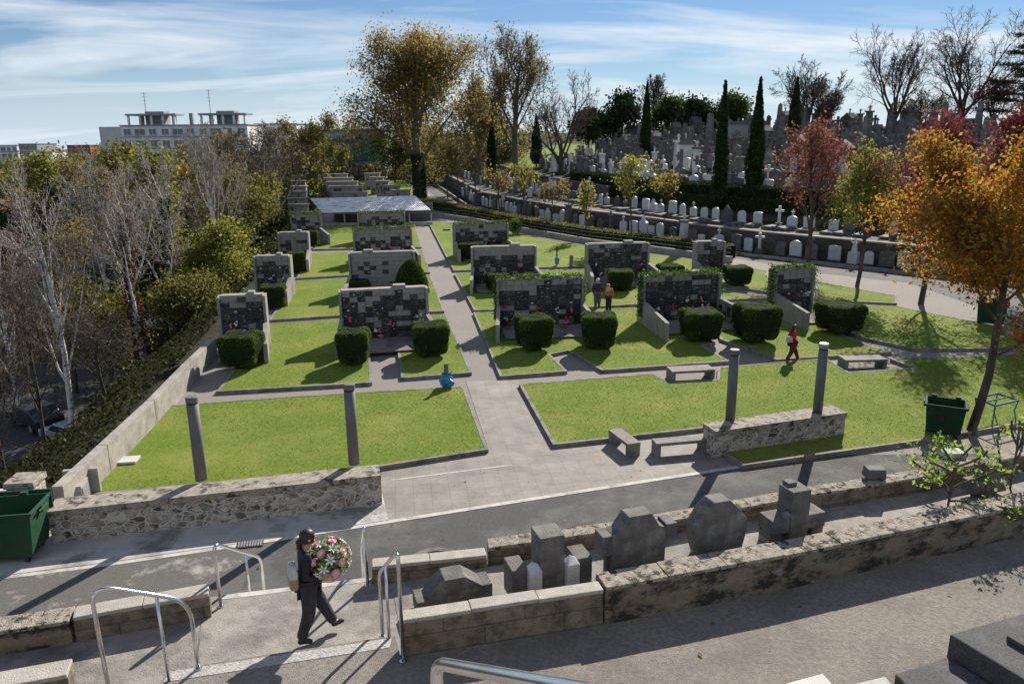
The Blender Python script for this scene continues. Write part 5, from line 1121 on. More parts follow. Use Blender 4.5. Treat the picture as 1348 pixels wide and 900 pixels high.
# cedar at the right edge
b, H = place(1343, 88, 22); t = thing('cedar_tree', 'dark cedar with flat layered branches at the right edge of the hilltop', 'cedar', b); rn = np.random.default_rng(9); P = []
g = MB(); g.tube([(0, 0, 0), (.1, 0, H)], [.4, .06], 8)
for k in range(26):
    z = H * (.15 + .82 * k / 26); a = k * 2.4; l = (1 - z / H) * 4.6 + 1.0; d = Vector((math.cos(a), math.sin(a), .12)); e = Vector((0, 0, z)) + d * l; g.tube([(0, 0, z), tuple(e)], [.08, .02], 4)
    n = int(260 * l); u = rn.uniform(.2, 1, (n, 1)) ** .8; P.append(np.array((0, 0, z)) + np.array(d) * l * u + np.column_stack([rn.normal(0, .45, n), rn.normal(0, .45, n), rn.normal(0, .12, n)]))
g.build('trunk', G['bark'], t); V, F = leaves(np.concatenate(P), .2, rn, flat=.6, asp=.4); link('crown', npmesh('crown', V, F, [LF['dark']]), t)
# autumn trees on the right
MAP = dict(nl=(9, 7, 6, 4), ratio=(.50, .5, .5, .45), ang=(52, 42, 42, 45), up=(.08, .04, .02, 0), wig=.16)
b = at(1277, 571, .02); H = atY(1290, 170, b.y).z + .4
tree('maple_tree', 'orange and gold autumn maple with a slightly leaning trunk beside the green container', tuple(b), H, 7.6, 90, G['bark'], twig=G['twig'], leaf=LF['orange'], nleaf=66000, lsize=.105, lj=.26, r0=.15, minr=.008, fork=.36, lean=(.06, .02), **MAP)
UPR = dict(nl=(12, 7, 6, 4), ratio=(.42, .5, .5, .45), ang=(26, 32, 38, 42), up=(.16, .08, .03, 0), wig=.12, fork=.2)
T_('red_tree', 'thin upright tree with sparse red leaves standing by the road behind the right niche walls', 1063, 53.5, 158, 100, 91, G['bark'], twig=G['twig'], leaf=LF['red'], nleaf=4200, lsize=.15, lj=.25, r0=.17, minr=.010, **UPR)
T_('lime_tree', 'young yellow green tree on the right lawn between the red tree and the maple', 1128, 47.6, 192, 95, 92, G['bark'], twig=G['twig'], leaf=LF['ygreen'], nleaf=6000, lsize=.15, lj=.28, r0=.13, minr=.010, nl=(9, 6, 5, 4), ratio=(.42, .5, .5, .45), ang=(40, 38, 40, 42), up=(.12, .06, .03, 0), wig=.15, fork=.42)
T_('dark_red_tree', 'dark red leaved tree behind the orange maple', 1212, 42.6, 148, 120, 93, G['bark'], twig=G['twig'], leaf=LF['darkred'], nleaf=9000, lsize=.13, lj=.3, r0=.16, minr=.010, **UPR)
T_('dark_red_tree', 'dark red leaved tree at the right edge behind the maple crown', 1316, 42, 126, 110, 94, G['bark'], twig=G['twig'], leaf=LF['darkred'], nleaf=9000, lsize=.13, lj=.3, r0=.16, minr=.010, **UPR)
for x_, y_, sd_, lab in ((30, 45, 95, 'brown leaved street tree by the upper road, outside the right edge'), (27.5, 38, 96, 'sparse brown tree by the upper road nearer the maple, outside the right edge')):
    tree('street_tree', lab, (x_, y_, gz(x_, y_)), 9.5, 7, sd_, G['bark'], twig=G['twig'], leaf=LF['gold'], nleaf=9000, lsize=.16, lj=.3, r0=.17, minr=.01, **UPR)
# young trees by the road
YO = dict(nl=(7, 5, 4, 3), ratio=(.4, .5, .5, .4), ang=(40, 40, 42, 45), up=(.12, .06, .03, 0), wig=.16, fork=.4)
for px, Y, pt, w, lf_, n, lab, fk in ((829, 65, 206, 66, 'yellow', 1020, 'young tree with scattered yellow leaves above the lowest headstones', .5), (771, 69, 238, 22, 'yellow', 540, 'narrow yellow sapling before the lowest headstones', .25), (727, 77, 240, 48, 'brown', 800, 'young tree with brownish leaves by the road', .45),
                                      (690, 82, 214, 58, 'yellow', 660, 'young tree with yellow leaves before the grassy bank', .45), (660, 88, 222, 40, 'gold', 600, 'young almost bare tree by the road bend', .45), (626, 96, 190, 50, 'brown', 600, 'greyish bare young tree, right one beside the climbing road', .4), (603, 102, 182, 50, 'brown', 500, 'greyish bare young tree, left one beside the climbing road', .4), (590, 108, 175, 44, 'brown', 500, 'thin bare young tree near the ivy clad trunk', .4), (878, 70, 226, 45, 'gold', 500, 'sparse young tree right of the yellow leaved one', .5)):
    kw = dict(YO); kw['fork'] = fk
    T_('young_tree', lab, px, Y, pt, w, 100 + px, G['bark'], twig=G['twig'], leaf=LF[lf_], nleaf=n, lsize=.2, lj=.25, r0=.09, minr=.014, **kw)
# saplings in the plot at the right
p = at(1252, 668, 3.3); tree('sapling', 'fresh green leafy sapling growing out of the grave plot at the right', (p.x, p.y + .1, 3.3), 1.25, 2.3, 201, G['twig'], leaf=LF['fresh'], nleaf=650, lsize=.07, lj=.06, r0=.02, minr=.003, nl=(10, 5, 3), ratio=(.6, .5, .5), ang=(48, 42, 42), up=(.1, .05, 0), wig=.16, fork=.03, cat='sapling')
p = at(1318, 640, 3.3); tree('sapling', 'thin nearly bare sapling beside the small stone cross at the right', (p.x + .1, p.y - .1, 3.3), 1.6, 1.0, 202, G['twig'], leaf=LF['fresh'], nleaf=90, lsize=.08, lj=.05, r0=.016, minr=.003, nl=(5, 3, 3), ratio=(.5, .5, .5), ang=(35, 42, 42), up=(.1, .05, 0), wig=.16, fork=.05, cat='sapling')
# small bushes on the hillside and lawns
def bush(label, px, py, w, h, leaf, zf=None, n=900, size=.12):
    p = at(px, py, zf) if zf is not None else atL(px, py, .12); rn = np.random.default_rng(int(px)); a = rn.normal(size=(n, 3)); a /= np.linalg.norm(a, axis=1)[:, None]; P = a * (1 - .35 * rn.uniform(0, 1, (n, 1)) ** 2) * np.array((w / 2, w / 2, h / 2)) + np.array((0, 0, h / 2)); V, F = leaves(P, size, rn)
    t = thing('bush', label, 'bush', p); link('foliage', npmesh('foliage', V, F, [leaf]), t); MB().ball((0, 0, h * .5), w * .3, 6).build('inner_foliage', G['hedgecore'], t)
bush('pale green bush at the right end of the farthest right-hand niche wall', 678, 308, 1.3, 1.5, LF['ivy']); bush('bright green low bush above the clipped hedge', 927, 240, 2.6, 1.1, LF['fresh'], 4.6, 1200, .2)

# ------------------------------------------------------------------ undergrowth and far woodland
rn = np.random.default_rng(77); n = 120000
Y = 19 + 106 * rn.uniform(0, 1, n) ** 1.6; X = np.array([xleft(y) for y in Y]) - .9 - rn.exponential(9, n); Z = np.array([gz(x, y) for x, y in zip(X, Y)])
mound = 1.1 * (np.sin(X * .9) * np.cos(Y * .7) + np.sin(X * .37 + 1) * np.sin(Y * .31)); DX = np.array([xleft(y) for y in Y]) - X; keep = ((mound > -.3) | (DX < 4)) & ~((DX > 6.5) & (Y < 50)) & (X > -48)
nearw = (DX < 8) & (Y < 52); keep &= ~(nearw & (rn.uniform(0, 1, n) < .55)); P = np.column_stack([X, Y, Z + rn.uniform(0, 1, n) * np.clip(mound + .9, .2, 2.4) * np.where(nearw, .35, 1)])[keep]
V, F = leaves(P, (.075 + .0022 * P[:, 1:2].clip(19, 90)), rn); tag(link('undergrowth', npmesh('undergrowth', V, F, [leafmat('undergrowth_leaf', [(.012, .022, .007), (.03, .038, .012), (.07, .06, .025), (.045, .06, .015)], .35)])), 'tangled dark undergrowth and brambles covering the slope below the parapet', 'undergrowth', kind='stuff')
def woods(name, label, spots, leafs, n, size):
    rn = np.random.default_rng(len(label)); P = []
    for x, y, z, r_, h in spots:
        a = rn.normal(size=(n, 3)); a /= np.linalg.norm(a, axis=1)[:, None]; k = 1 + .25 * np.sin(a[:, :1] * 5 + x) * np.cos(a[:, 1:2] * 6 + y)
        P.append(a * k * (1 - .4 * rn.uniform(0, 1, (n, 1)) ** 2) * np.array((r_, r_, h * .5)) + np.array((x, y, z + h * .55)))
    V, F = leaves(np.concatenate(P), size, rn); F = F
    tag(link(name, npmesh(name, V, F, leafs, rn.integers(0, len(leafs), len(F)))), label, 'woodland', kind='stuff')
sp = []
for k in range(150):
    px = rn.uniform(-60, 470); Yd = rn.uniform(115, 260); pt = rn.uniform(196, 222) if px > 50 else rn.uniform(212, 230); d = ray(px, 300); x = Yd * d[0] / d[1]
    top = atY(px, pt, Yd).z; h = top + 8.0; sp.append((x, Yd, -8.0, rn.uniform(4, 6.5), h))
woods('woodland', 'far belt of autumn woodland behind the birches on the left', sp, [LF['olive'], LF['brown'], LF['mid']], 900, .5)
sp = []
for k in range(130):
    px = rn.uniform(430, 900); Yd = rn.uniform(165, 250); pt = rn.uniform(158, 188); d = ray(px, 300); x = Yd * d[0] / d[1]; top = atY(px, pt, Yd).z; sp.append((x, Yd, 0, rn.uniform(4, 6), max(4, top)))
woods('woodland', 'distant dark woodland behind the plane trees and the shelter', sp, [LF['dark'], LF['olive'], LF['brown']], 800, .5)
sp = [(rn.uniform(-16, 2), 0, 0, 0, 0) for _ in range(0)]
for k in range(40):
    Yd = rn.uniform(135, 165); x = rn.uniform(-26, 2); sp.append((x, Yd, gz(x, Yd) - .5, rn.uniform(1.5, 3), rn.uniform(2.5, 6)))
woods('bushes', 'brown and olive bushes filling the ground behind the bend of the climbing road', sp, [LF['olive'], LF['brown'], LF['dark']], 500, .4)
# sunny grass bank on the left of the hillside
gb = MB(); NX = 26; 
for j in range(14):
    for i in range(NX): s_ = arclen(P3, 1, 122) + (j - 12) * 3.2; p, d = along(P3, s_); n_ = Vector((-d.y, d.x)); q = p + n_ * (-3.2 + i * .9); gb.v.append((q.x, q.y, gz(q.x, q.y) + .05))
gb.f = [(j * NX + i, j * NX + i + 1, (j + 1) * NX + i + 1, (j + 1) * NX + i) for j in range(13) for i in range(NX - 1)]; gb.m = [0] * len(gb.f); struct('grass_bank', gb, G['grass'], smooth=True)

# ------------------------------------------------------------------ buildings
def block(name, label, px0, px1, Y, ptop, zb, depth, m, rz=0, floors=3, cols=8, cat='building', win=True, win2=None, cols_l=3, fh=3.0, ww=.62):
    a = atY(px0, ptop, Y); b = atY(px1, ptop, Y); w = (b - a).length; h = a.z - zb; t = thing(name, label, cat, (a.x, Y, zb), rz)
    MB().box((w / 2, depth / 2, h / 2), (w, depth, h)).build('walls', m, t)
    if win:
        for f in range(floors):
            z = h - 1.6 - f * fh
            for k in range(cols):
                x = (k + .5) * w / cols; wd = w / cols * ww * (1.25 if k % 3 == 1 else .8)
                fr = MB().box((x, -.02, z), (wd, .12, 1.5)).build('window', G['glass'], t); g = MB(); g.box((x, -.09, z), (.1, .06, 1.5)); g.box((x, -.06, z - .82), (wd + .2, .2, .12)); g.box((x, -.06, z + .8), (wd + .1, .16, .1)); g.build('window_frame', G['white'], fr)
            MB().box((w / 2, -.05, z - 1.25), (w - .4, .14, .22)).build('floor_band', G['bgrey'] if m is G['white'] else G['white'], t)
    MB().box((w / 2, depth / 2, h + .12), (w + .5, depth + .5, .24)).build('roof_slab', G['bgrey'], t); return t, w, h
t, w, h = block('apartment_block', 'long pale grey apartment block with flat roof terraces above the birches', 158, 325, 215, 166, -8, 14, G['white'], floors=4, cols=10)
MB().box((-2.9, 7, h / 2 - .1), (5.7, 13.9, h - .2)).build('end_wing', mat('lit_render', (.50, .49, .47), (.6, .59, .57), .4, .85), t)
for x0, x1 in ((.02, .42), (.60, .98)):
    xa, xb = w * x0, w * x1; MB().box(((xa + xb) / 2, 5, h + 2.9), (xb - xa, 6, .45)).build('pergola_roof', G['bgrey'], t)
    for k in range(5): MB().box((xa + .6 + (xb - xa - 1.2) * k / 4, 2.6, h + 1.42), (.5, .5, 2.5)).build('pergola_post', G['white'], t)
    MB().box(((xa + xb) / 2, 6.5, h + 2.0), ((xb - xa) * .38, 3.6, 3.6)).build('roof_house', G['bgrey'], t)
for x in (.1, .36, .50, .66, .86): MB().box((w * x, 6, h + 1.7), (.9, .9, 3.2)).build('chimney', G['bgrey'], t)
def mast(px, pt, Y, z0):
    p = atY(px, pt, Y); t = thing('antenna', 'thin television antenna mast on the apartment block roof, %s one' % ('left' if px < 250 else 'right'), 'antenna', (p.x, Y, z0)); hh = p.z - z0; MB().tube([(0, 0, 0), (0, 0, hh)], .09, 5).build('mast', G['metalgrey'], t); g = MB()
    for k in range(4): g.tube([(-.8 + .1 * k, 0, hh - .3 - k * .9), (.8 - .1 * k, 0, hh - .3 - k * .9)], .05, 4)
    g.build('aerial_bars', G['metalgrey'], t)
mast(189, 122, 221, -8 + h + 3.2); mast(274, 118, 221, -8 + h + 3.2)
block('apartment_block', 'stepped pale apartment block right of the long one, partly behind trees', 335, 390, 235, 164, -8, 14, G['white'], floors=4, cols=4)
block('town_house', 'small brown brick block at the left with a pale end wall', 88, 118, 250, 192, -8, 10, G['brick'], floors=2, cols=3, cat='house')
block('town_block', 'distant white apartment block at the far left, stepped upper floors', -30, 22, 380, 192, -8, 18, G['white'], floors=6, cols=7)
block('town_block', 'distant grey white apartment block just right of the leftmost one', 24, 48, 360, 190, -8, 16, G['bgrey'], floors=5, cols=4)
block('town_block', 'distant white terraced block nearest the yellow tree', 40, 66, 340, 200, -8, 16, G['white'], floors=5, cols=3)
# building with teal netting beyond the old niche walls
t, w, h = block('netted_building', 'dark grey building with teal netting along its upper storey, beyond the old niche walls', 392, 505, 150, 172, 1.6, 12, G['bgrey'], floors=1, cols=5, cat='building', fh=3)
MB().box((w / 2, -.25, h * .62), (w - 1, .12, h * .42)).build('teal_netting', G['net'], t)
for k in range(14): MB().box((1 + (w - 2) * k / 13, -.3, h * .19), (.45, .3, h * .36)).build('pillar', G['niche_conc'], t)
# red houses below on the left
def house(label, px, Y, z, w, d, h, rz, m=G['brick']):
    q = atY(px, 400, Y); t = thing('brick_house', label, 'house', (q.x, Y, z), rz)
    MB().box((0, 0, h / 2), (w, d, h)).build('walls', m, t); g = MB(); g.profile([(-w / 2 - .5, h), (w / 2 + .5, h), (0, h + w * .28)], -d / 2 - .5, d / 2 + .5); g.build('roof', G['rooftile'], t)
    for k in (-1, 0, 1):
        for zz in (1.6, 4.2):
            if zz + .8 > h: continue
            o = MB().box((k * w * .3, -d / 2 - .02, zz), (1.0, .1, 1.3)).build('window', G['glass'], t); MB().box((k * w * .3, -d / 2 - .06, zz - .7), (1.2, .16, .1)).build('sill', G['white'], o)
            o = MB().box((w / 2 + .02, k * d * .3, zz), (.1, 1.0, 1.3)).build('window', G['glass'], t)
    MB().box((w * .2, 0, h + w * .26), (.6, .6, 1.6)).build('chimney', m, t)
house('red brick house with a tiled roof at the left edge, seen behind the birches', 12, 78, -8, 9, 10, 6, R(25))
house('second brick house with a dark tiled roof further up the left edge', 14, 104, -8, 10, 14, 7, R(25))
house('third house with a dark tiled roof behind the others at the left edge', 22, 135, -8, 12, 14, 8, R(20), G['bgrey'])
g = MB(); g.prism([(-30.5, 14), (-18.5, 20), (-20.5, 40), (-34, 90), (-46, 90), (-33, 40)], -8.3, -7.6, 0); 
for i, v in enumerate(g.v): g.v[i] = (v[0], v[1], v[2])
o = struct('street', g, mat('dark_street', (.04, .04, .042), (.07, .07, .07), 6, .9))
def car(label, loc, rz, m):
    t = thing('parked_car', label, 'car', loc, rz, 'cars parked below the slope'); g = MB()
    pr = [(-2.1, .35), (2.1, .35), (2.12, .72), (1.9, .86), (1.05, .98), (.45, 1.42), (-1.1, 1.45), (-1.75, 1.0), (-2.1, .92)]; g.profile(pr, -.83, .83); g.build('body', m, t, .08)
    g = MB(); g.profile([(.96, .98), (.44, 1.36), (-1.05, 1.38), (-1.55, 1.0)], -.845, .845); g.build('windows', G['glass'], t); g = MB(); g.add([(.5, -.7, 1.425), (1.08, -.74, 1.0), (1.08, .74, 1.0), (.5, .7, 1.425)], [(0, 1, 2, 3)]); g.build('windscreen', G['glass'], t)
    for x in (-1.3, 1.3):
        for y in (-.8, .8): w_ = MB().tube([(x, y - .1, .32), (x, y + .1, .32)], .32, 16).build('wheel', G['rubber'], t); MB().tube([(x, y - .11, .32), (x, y + .11, .32)], .18, 10).build('rim', G['metalgrey'], w_)
    for y in (-.6, .6): MB().box((2.1, y, .68), (.06, .3, .14)).build('headlight', G['marble'], t)
car('silver blue parked car half hidden under the lower left birch', tuple(at(98, 584, -7.5)), R(150), mat('silver_car', (.3, .36, .42), (.33, .40, .46), 3, .3, metal=.3))
car('dark parked car behind the silver one in the lower left hollow', tuple(at(48, 560, -7.5)), R(145), mat('dark_car', (.03, .04, .05), (.04, .05, .06), 3, .3, metal=.3))

# ------------------------------------------------------------------ people
def skin_mesh(name, V, E, Rr, m, parent, sub=2, root=0):
    me = bpy.data.meshes.new(name); me.from_pydata([Vector(v) for v in V], E, []); o = bpy.data.objects.new(name, me); col.objects.link(o)
    sk = o.modifiers.new('skin', 'SKIN'); sk.use_smooth_shade = True
    for i, v in enumerate(me.skin_vertices[0].data): r = Rr[i]; v.radius = r if isinstance(r, tuple) else (r, r); v.use_root = (i == root)
    s = o.modifiers.new('sub', 'SUBSURF'); s.levels = sub; s.render_levels = sub
    dg = bpy.context.evaluated_depsgraph_get(); ev = o.evaluated_get(dg); nm = bpy.data.meshes.new_from_object(ev); nm.name = name
    bpy.data.objects.remove(o); nm.materials.clear(); nm.materials.append(m); nm.polygons.foreach_set('use_smooth', [True] * len(nm.polygons)); return link(name, nm, parent)
def person(label, loc, rz, scale, J, top, bottom, hairm, shoe, coat_len=.78, group=None, hair='bun', fingers=False, hat=None, topr=1.0):
    """J: joints in a 1.65 m figure, x forward, y left"""
    t = thing('person', label, 'person', loc, rz, group); t.scale = (scale,) * 3
    P = J; V = []; E = []; Rr = []; idx = {}
    def v(k, p, r): idx[k] = len(V); V.append(p); Rr.append(r)
    hd = Vector(P['head']); nk = Vector(P['neck']); ch = Vector(P['chest']); pv = Vector(P['pelvis'])
    v('pelvis', pv, (.12, .10)); v('waist', pv.lerp(ch, .45), (.11, .09)); v('chest', ch, (.125, .095)); v('neckb', nk - Vector((0, 0, .03)), .05); v('neck', nk + (hd - nk) * .3, .045)
    v('jaw', hd + Vector((.02, 0, -.06)), (.06, .065)); v('head', hd + Vector((0, 0, .02)), (.078, .088)); v('crown', hd + Vector((-.01, 0, .085)), (.06, .065))
    E += [(0, 1), (1, 2), (2, 3), (3, 4), (4, 5), (5, 6), (6, 7)]
    for s in ('R', 'L'):
        sg = -1 if s == 'R' else 1
        v('sh' + s, P['sh' + s], .052); v('el' + s, P['el' + s], .038); v('wr' + s, P['wr' + s], .026); wr = Vector(P['wr' + s]); hd_ = Vector(P['hand' + s]); v('palm' + s, hd_, (.036, .02))
        E += [(idx['chest'], idx['sh' + s]), (idx['sh' + s], idx['el' + s]), (idx['el' + s], idx['wr' + s]), (idx['wr' + s], idx['palm' + s])]
        v('hip' + s, P['hip' + s], .085); v('kn' + s, P['kn' + s], .056); v('an' + s, P['an' + s], .035); v('to' + s, P['to' + s], .03)
        E += [(idx['pelvis'], idx['hip' + s]), (idx['hip' + s], idx['kn' + s]), (idx['kn' + s], idx['an' + s]), (idx['an' + s], idx['to' + s])]
        if fingers:
            f = (hd_ - wr).normalized(); sd_ = f.cross(Vector((0, 0, 1))).normalized(); curl = Vector((0, 0, -1)) if False else Vector((0, 0, .6))
            for k, (of, ln) in enumerate(((-.027, .060), (-.009, .072), (.009, .068), (.026, .052))):
                a = hd_ + f * .03 + sd_ * of; b_ = a + f * ln * .55 + curl * ln * .15; c_ = b_ + f * ln * .35 + curl * ln * .5
                v('f%d1' % k + s, a, .009); v('f%d2' % k + s, b_, .0085); v('f%d3' % k + s, c_, .0075); i0 = idx['f%d1' % k + s]; E += [(idx['palm' + s], i0), (i0, i0 + 1), (i0 + 1, i0 + 2)]
            a = wr.lerp(hd_, .5) + sd_ * -.035 * (1 if s == 'R' else -1); b_ = a + f * .03 - sd_ * .02 * (1 if s == 'R' else -1) + Vector((0, 0, .02)); c_ = b_ + f * .03 + Vector((0, 0, .015))
            v('t1' + s, a, .011); v('t2' + s, b_, .010); v('t3' + s, c_, .009); i0 = idx['t1' + s]; E += [(idx['palm' + s], i0), (i0, i0 + 1), (i0 + 1, i0 + 2)]
    skin_mesh('body', V, E, Rr, G['skin'], t)
    # face
    g = MB(); g.tube([hd + Vector((.075, 0, .015)), hd + Vector((.105, 0, -.02)), hd + Vector((.085, 0, -.03))], [.010, .016, .008], 6)
    g.ball(hd + Vector((.0, .088, -.0)), .022, 6); g.ball(hd + Vector((.0, -.088, -.0)), .022, 6); g.build('face_features', G['skin'], t, smooth=True)
    g = MB(); g.ball(hd + Vector((.078, .03, .02)), .012, 6, 1); g.ball(hd + Vector((.078, -.03, .02)), .012, 6, 1); g.box(hd + Vector((.082, 0, -.055)), (.012, .045, .010)); g.build('eyes_and_mouth', [G['skin'], G['rubber']], t)
    # hair
    g = MB(); n = 14; prof = [(.03, .118), (.075, .10), (.098, .05), (.098, 0), (.09, -.05)]
    vs = []; fs = []
    for r_, z_ in prof:
        for k in range(n + 1):
            a = R(38) + (2 * math.pi - R(76)) * k / n; vs.append(hd + Vector((r_ * 1.08 * math.cos(a) - .012, r_ * math.sin(a), z_)))
    for i in range(len(prof) - 1):
        for k in range(n): fs.append((i * (n + 1) + k, i * (n + 1) + k + 1, (i + 1) * (n + 1) + k + 1, (i + 1) * (n + 1) + k))
    g.add(vs, fs); g.lathe([(.098, .045), (.09, .075), (.06, .11), (.01, .125)], tuple(hd + Vector((-.008, 0, 0))), 14)
    if hair == 'bun': g.ball(hd + Vector((-.115, 0, -.05)), .055, 8); g.ball(hd + Vector((-.125, 0, -.11)), .04, 8)
    if hair == 'long': g.tube([hd + Vector((-.07, 0, .02)), hd + Vector((-.10, 0, -.10)), hd + Vector((-.10, 0, -.24))], [.07, .08, .05], 8)
    g.build('hair', hairm, t, smooth=True)
    # clothes: jacket and trousers follow the same joints with larger radii
    jv = [tuple(pv.lerp(ch, .05) - Vector((0, 0, .92 - coat_len))), tuple(pv.lerp(ch, .35)), tuple(ch), tuple(nk - Vector((0, 0, .05)))]
    jr = [(.155 * topr, .135 * topr), (.14 * topr, .12 * topr), (.155 * topr, .125 * topr), .065]; je = [(0, 1), (1, 2), (2, 3)]
    for s in ('R', 'L'):
        k = len(jv); wr = Vector(P['wr' + s]); el = Vector(P['el' + s]); jv += [P['sh' + s], P['el' + s], tuple(el.lerp(wr, .9))]; jr += [.075 * topr, .056 * topr, .042]; je += [(2, k), (k, k + 1), (k + 1, k + 2)]
    skin_mesh('jacket', jv, je, jr, top, t)
    tv = [tuple(pv)]; tr = [(.16 * topr, .145 * topr)]; te = []
    for s in ('R', 'L'):
        k = len(tv); an = Vector(P['an' + s]); kn = Vector(P['kn' + s]); tv += [P['hip' + s], P['kn' + s], tuple(kn.lerp(an, .55)), tuple(kn.lerp(an, 1.0))]; tr += [.125 * topr, .096 * topr, .080, .074]; te += [(0, k), (k, k + 1), (k + 1, k + 2), (k + 2, k + 3)]
    skin_mesh('trousers', tv, te, tr, bottom, t)
    for s in ('R', 'L'):
        an = Vector(P['an' + s]); to = Vector(P['to' + s]); d = to - an; heel = an + Vector((-.05, 0, -.035)); skin_mesh('shoe', [tuple(heel), tuple(an + Vector((.02, 0, -.02))), tuple(an + d * .75 + Vector((0, 0, .0))), tuple(to + d * .12)], [(0, 1), (1, 2), (2, 3)], [.042, .046, .04, .028], shoe, t, 2)
    return t
WALK = dict(pelvis=(0, 0, .90), chest=(.02, 0, 1.27), neck=(.03, 0, 1.42), head=(.06, 0, 1.545), shR=(.01, -.175, 1.35), shL=(.01, .175, 1.35), elR=(-.06, -.24, 1.09), elL=(.02, .23, 1.09), wrR=(.17, -.17, 1.03), wrL=(.22, .12, 1.03), handR=(.245, -.13, 1.03), handL=(.29, .08, 1.03),
            hipR=(0, -.09, .87), hipL=(0, .09, .87), knR=(-.02, -.09, .47), knL=(.17, .08, .50), anR=(-.16, -.09, .095), anL=(.33, .08, .13), toR=(-.02, -.10, .035), toL=(.46, .08, .12))
black = mat('black_fleece', (.018, .017, .02), (.03, .028, .032), 12, .9, .3, 40); navy = mat('charcoal_trousers', (.028, .026, .032), (.045, .042, .05), 10, .9, .3, 30); dhair = mat('dark_hair', (.02, .012, .010), (.045, .025, .02), 30, .5, stretch=(1, 1, .2)); shoe = mat('black_shoes', (.02, .02, .022), (.04, .04, .042), 14, .6)
p = at(399, 842, TZ); pw = p.copy()
person('person in black with tied dark hair, walking on the landing and carrying a big bouquet', (p.x + .12, p.y + .02, TZ), R(24), 1.0, WALK, black, navy, dhair, shoe, fingers=True, coat_len=.84, topr=1.03)
Mw = Matrix.Translation((p.x + .12, p.y + .02, TZ)) @ Matrix.Rotation(R(24), 4, 'Z')
# shopping bag under the arm
c = Mw @ Vector((-.20, -.16, 1.14)); t = thing('shoulder_bag', 'grey white bag with a tan lower half tucked behind the walking person', 'bag', c, R(24)); MB().box((0, 0, .07), (.13, .26, .20), taper=.75).build('bag_top', mat('pale_cloth', (.42, .43, .45), (.6, .6, .6), 8, .8, .5, 20), t, .04); MB().box((0, 0, -.10), (.11, .22, .19), taper=1.15).build('bag_bottom', mat('tan_leather', (.32, .19, .12), (.42, .26, .17), 8, .6), t, .04)
# bouquet
c = Mw @ Vector((.30, -.10, 1.23)); t = thing('bouquet', 'large round bouquet of pink roses and white lilies held by the person in black', 'bouquet', c); t.scale = (1.2, 1.2, 1.15); rn = np.random.default_rng(12)
MB().lathe([(.10, -.26), (.15, -.19), (.18, -.12), (.16, -.10)], n=16).build('basket', mat('pale_wicker', (.55, .38, .32), (.68, .5, .42), 30, .8, .6, 60), t)
a = rn.normal(size=(900, 3)); a /= np.linalg.norm(a, axis=1)[:, None]; V, F = leaves(a * rn.uniform(.12, .235, (900, 1)), .055, rn); link('greenery', npmesh('greenery', V, F, [leafmat('bouquet_leaf', [(.07, .13, .04), (.18, .28, .08), (.5, .52, .36)], .4)]), t)
PK = mat('pink_rose', (.78, .38, .45), (.88, .58, .62), 20, .7); WH = mat('white_lily', (.75, .74, .66), (.85, .84, .76), 10, .6)
g_ = (math.sqrt(5) - 1) * math.pi
for k in range(34):
    zz = 1 - 1.75 * (k + .5) / 34; rr = math.sqrt(max(0, 1 - zz * zz)); d = Vector((rr * math.cos(g_ * k), rr * math.sin(g_ * k), zz)).normalized(); c_ = d * .225; u = d.orthogonal().normalized(); w_ = d.cross(u)
    if k % 2 == 0:
        g = MB(); g.ball(c_, .026, 7)
        for r_, h_, q in ((.034, .01, 5), (.046, -.004, 6)):
            for j in range(q):
                aa = 2 * math.pi * j / q + r_ * 40; e = u * math.cos(aa) + w_ * math.sin(aa); f_ = u * -math.sin(aa) + w_ * math.cos(aa); g.add([c_ + e * r_ * .3 - f_ * .012 - d * .01, c_ + e * r_ * .3 + f_ * .012 - d * .01, c_ + e * r_ + f_ * .018 + d * (h_ + .012), c_ + e * r_ - f_ * .018 + d * (h_ + .012)], [(0, 1, 2, 3)])
        g.build('pink_rose', PK, t)
    else:
        g = MB(); 
        for j in range(6):
            aa = 2 * math.pi * j / 6; e = u * math.cos(aa) + w_ * math.sin(aa); f_ = u * -math.sin(aa) + w_ * math.cos(aa); g.add([c_, c_ + e * .035 + f_ * .014 + d * .022, c_ + e * .068 + d * .018, c_ + e * .035 - f_ * .014 + d * .022], [(0, 1, 2, 3)])
        g.ball(c_ + d * .012, .008, 4, 1); g.build('white_lily', [WH, LF['yellow']], t)
# woman in red
RW = dict(WALK); RW.update(elR=(-.03, -.22, 1.10), wrR=(.12, -.19, .98), handR=(.19, -.17, .98), elL=(-.08, .22, 1.10), wrL=(.05, .22, .92), handL=(.10, .22, .87), knL=(.2, .08, .5), anL=(.36, .08, .12), toL=(.48, .08, .08), anR=(-.26, -.09, .12), toR=(-.13, -.10, .04), knR=(-.06, -.09, .48))
redc = mat('red_coat', (.42, .015, .03), (.55, .03, .05), 6, .8, .2, 30); p = atL(1041, 477, .01); person('person in a red coat with dark hair walking right along the cross path', p, R(8), 1.0, RW, redc, mat('dark_red_trousers', (.07, .012, .018), (.10, .02, .025), 6, .8), dhair, mat('red_boots', (.30, .02, .03), (.36, .03, .04), 6, .6), hair='long', coat_len=.62, topr=1.05)
t = thing('handbag', 'pale grey shoulder bag carried by the person in red', 'bag', p + Vector((-.22, -.22, 1.08)), R(8)); MB().box((0, 0, 0), (.26, .10, .26)).build('bag_body', mat('grey_bag', (.25, .27, .3), (.5, .5, .52), 12, .7), t, .03); MB().tube([(-.08, 0, .12), (.02, .03, .34), (.1, 0, .12)], .012, 6).build('strap', G['rubber'], t)
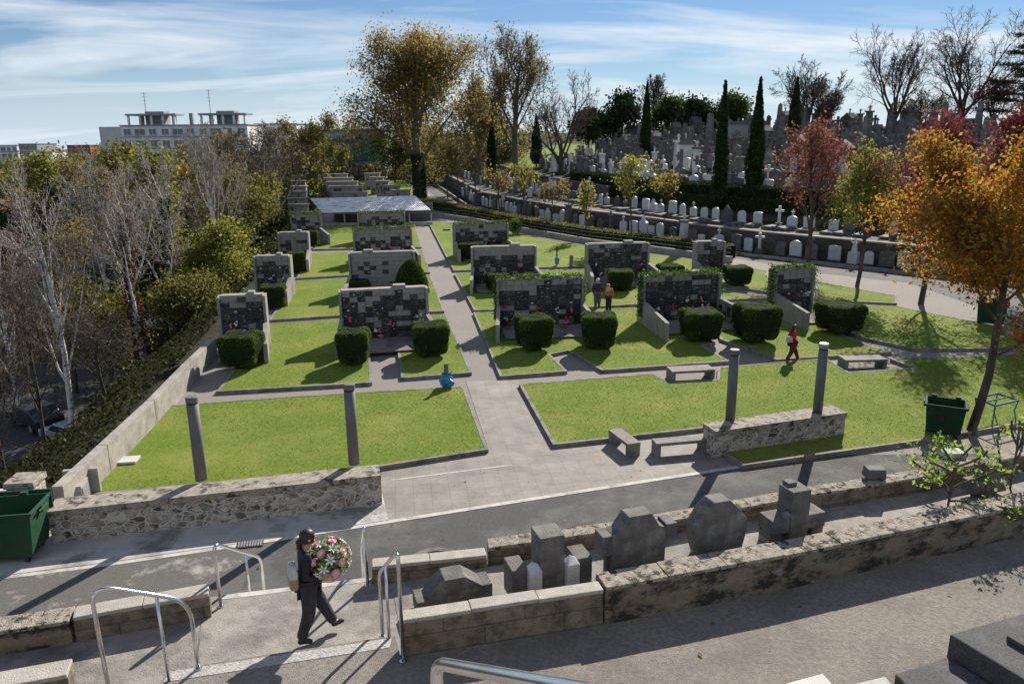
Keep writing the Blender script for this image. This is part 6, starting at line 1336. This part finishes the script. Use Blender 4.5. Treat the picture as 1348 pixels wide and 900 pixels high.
# couple standing by the ivy topped wall
ST = dict(WALK); ST.update(knR=(.02, -.09, .48), knL=(.02, .09, .48), anR=(0, -.10, .08), anL=(0, .10, .08), toR=(.15, -.12, .03), toL=(.15, .12, .03), elR=(-.04, -.24, 1.10), elL=(-.04, .24, 1.10), wrR=(.04, -.24, .87), wrL=(.04, .24, .87), handR=(.06, -.24, .79), handL=(.06, .24, .79))
p = atL(786, 407, .01); person('person in a dark coat with white hair, left one of the standing couple', p, R(-80), 1.05, ST, mat('dark_coat', (.02, .022, .035), (.035, .038, .055), 6, .9), mat('grey_trousers', (.08, .08, .085), (.11, .11, .115), 6, .9), mat('white_hair', (.55, .55, .54), (.7, .7, .69), 20, .7), shoe, hair='short', coat_len=.72, topr=1.12, group='couple standing on the lawn')
ST2 = dict(ST); ST2.update(head=(.10, 0, 1.52), chest=(.05, 0, 1.26)); p = atL(801, 411, .01); person('person in an orange brown jacket with fair hair, right one of the standing couple', p, R(-130), .97, ST2, mat('orange_jacket', (.30, .12, .05), (.40, .17, .07), 6, .85), mat('black_trousers', (.02, .02, .022), (.035, .035, .035), 6, .9), mat('fair_hair', (.42, .30, .18), (.55, .42, .26), 20, .7), shoe, hair='short', coat_len=.74, group='couple standing on the lawn')

# ------------------------------------------------------------------ fallen leaves
rn = np.random.default_rng(55); P = []
n = 500; xy = rn.uniform((-1, 6), (12, 12), (n, 2)); m_ = xy[:, 1] < 8.8 + .31 * xy[:, 0]; xy = xy[m_][:70]; P.append(np.column_stack([xy, np.full(len(xy), TZ + .19)]))
xy = rn.uniform((8, 17), (20, 27), (900, 2)); P.append(np.column_stack([xy, np.full(len(xy), .165)])) 
xy = rn.uniform((-9, 16), (14, 22), (110, 2)); P.append(np.column_stack([xy, np.full(len(xy), .03)]))
V, F = leaves(np.concatenate(P), .07, rn, flat=0); V[:, 2] = V[:, 2] * .02 + np.repeat(np.concatenate(P)[:, 2], 4) * .98
tag(link('fallen_leaves', npmesh('fallen_leaves', V, F, [LF['gold']])), 'scattered fallen leaves and petals on the paths and grass', 'fallen leaves', kind='stuff')
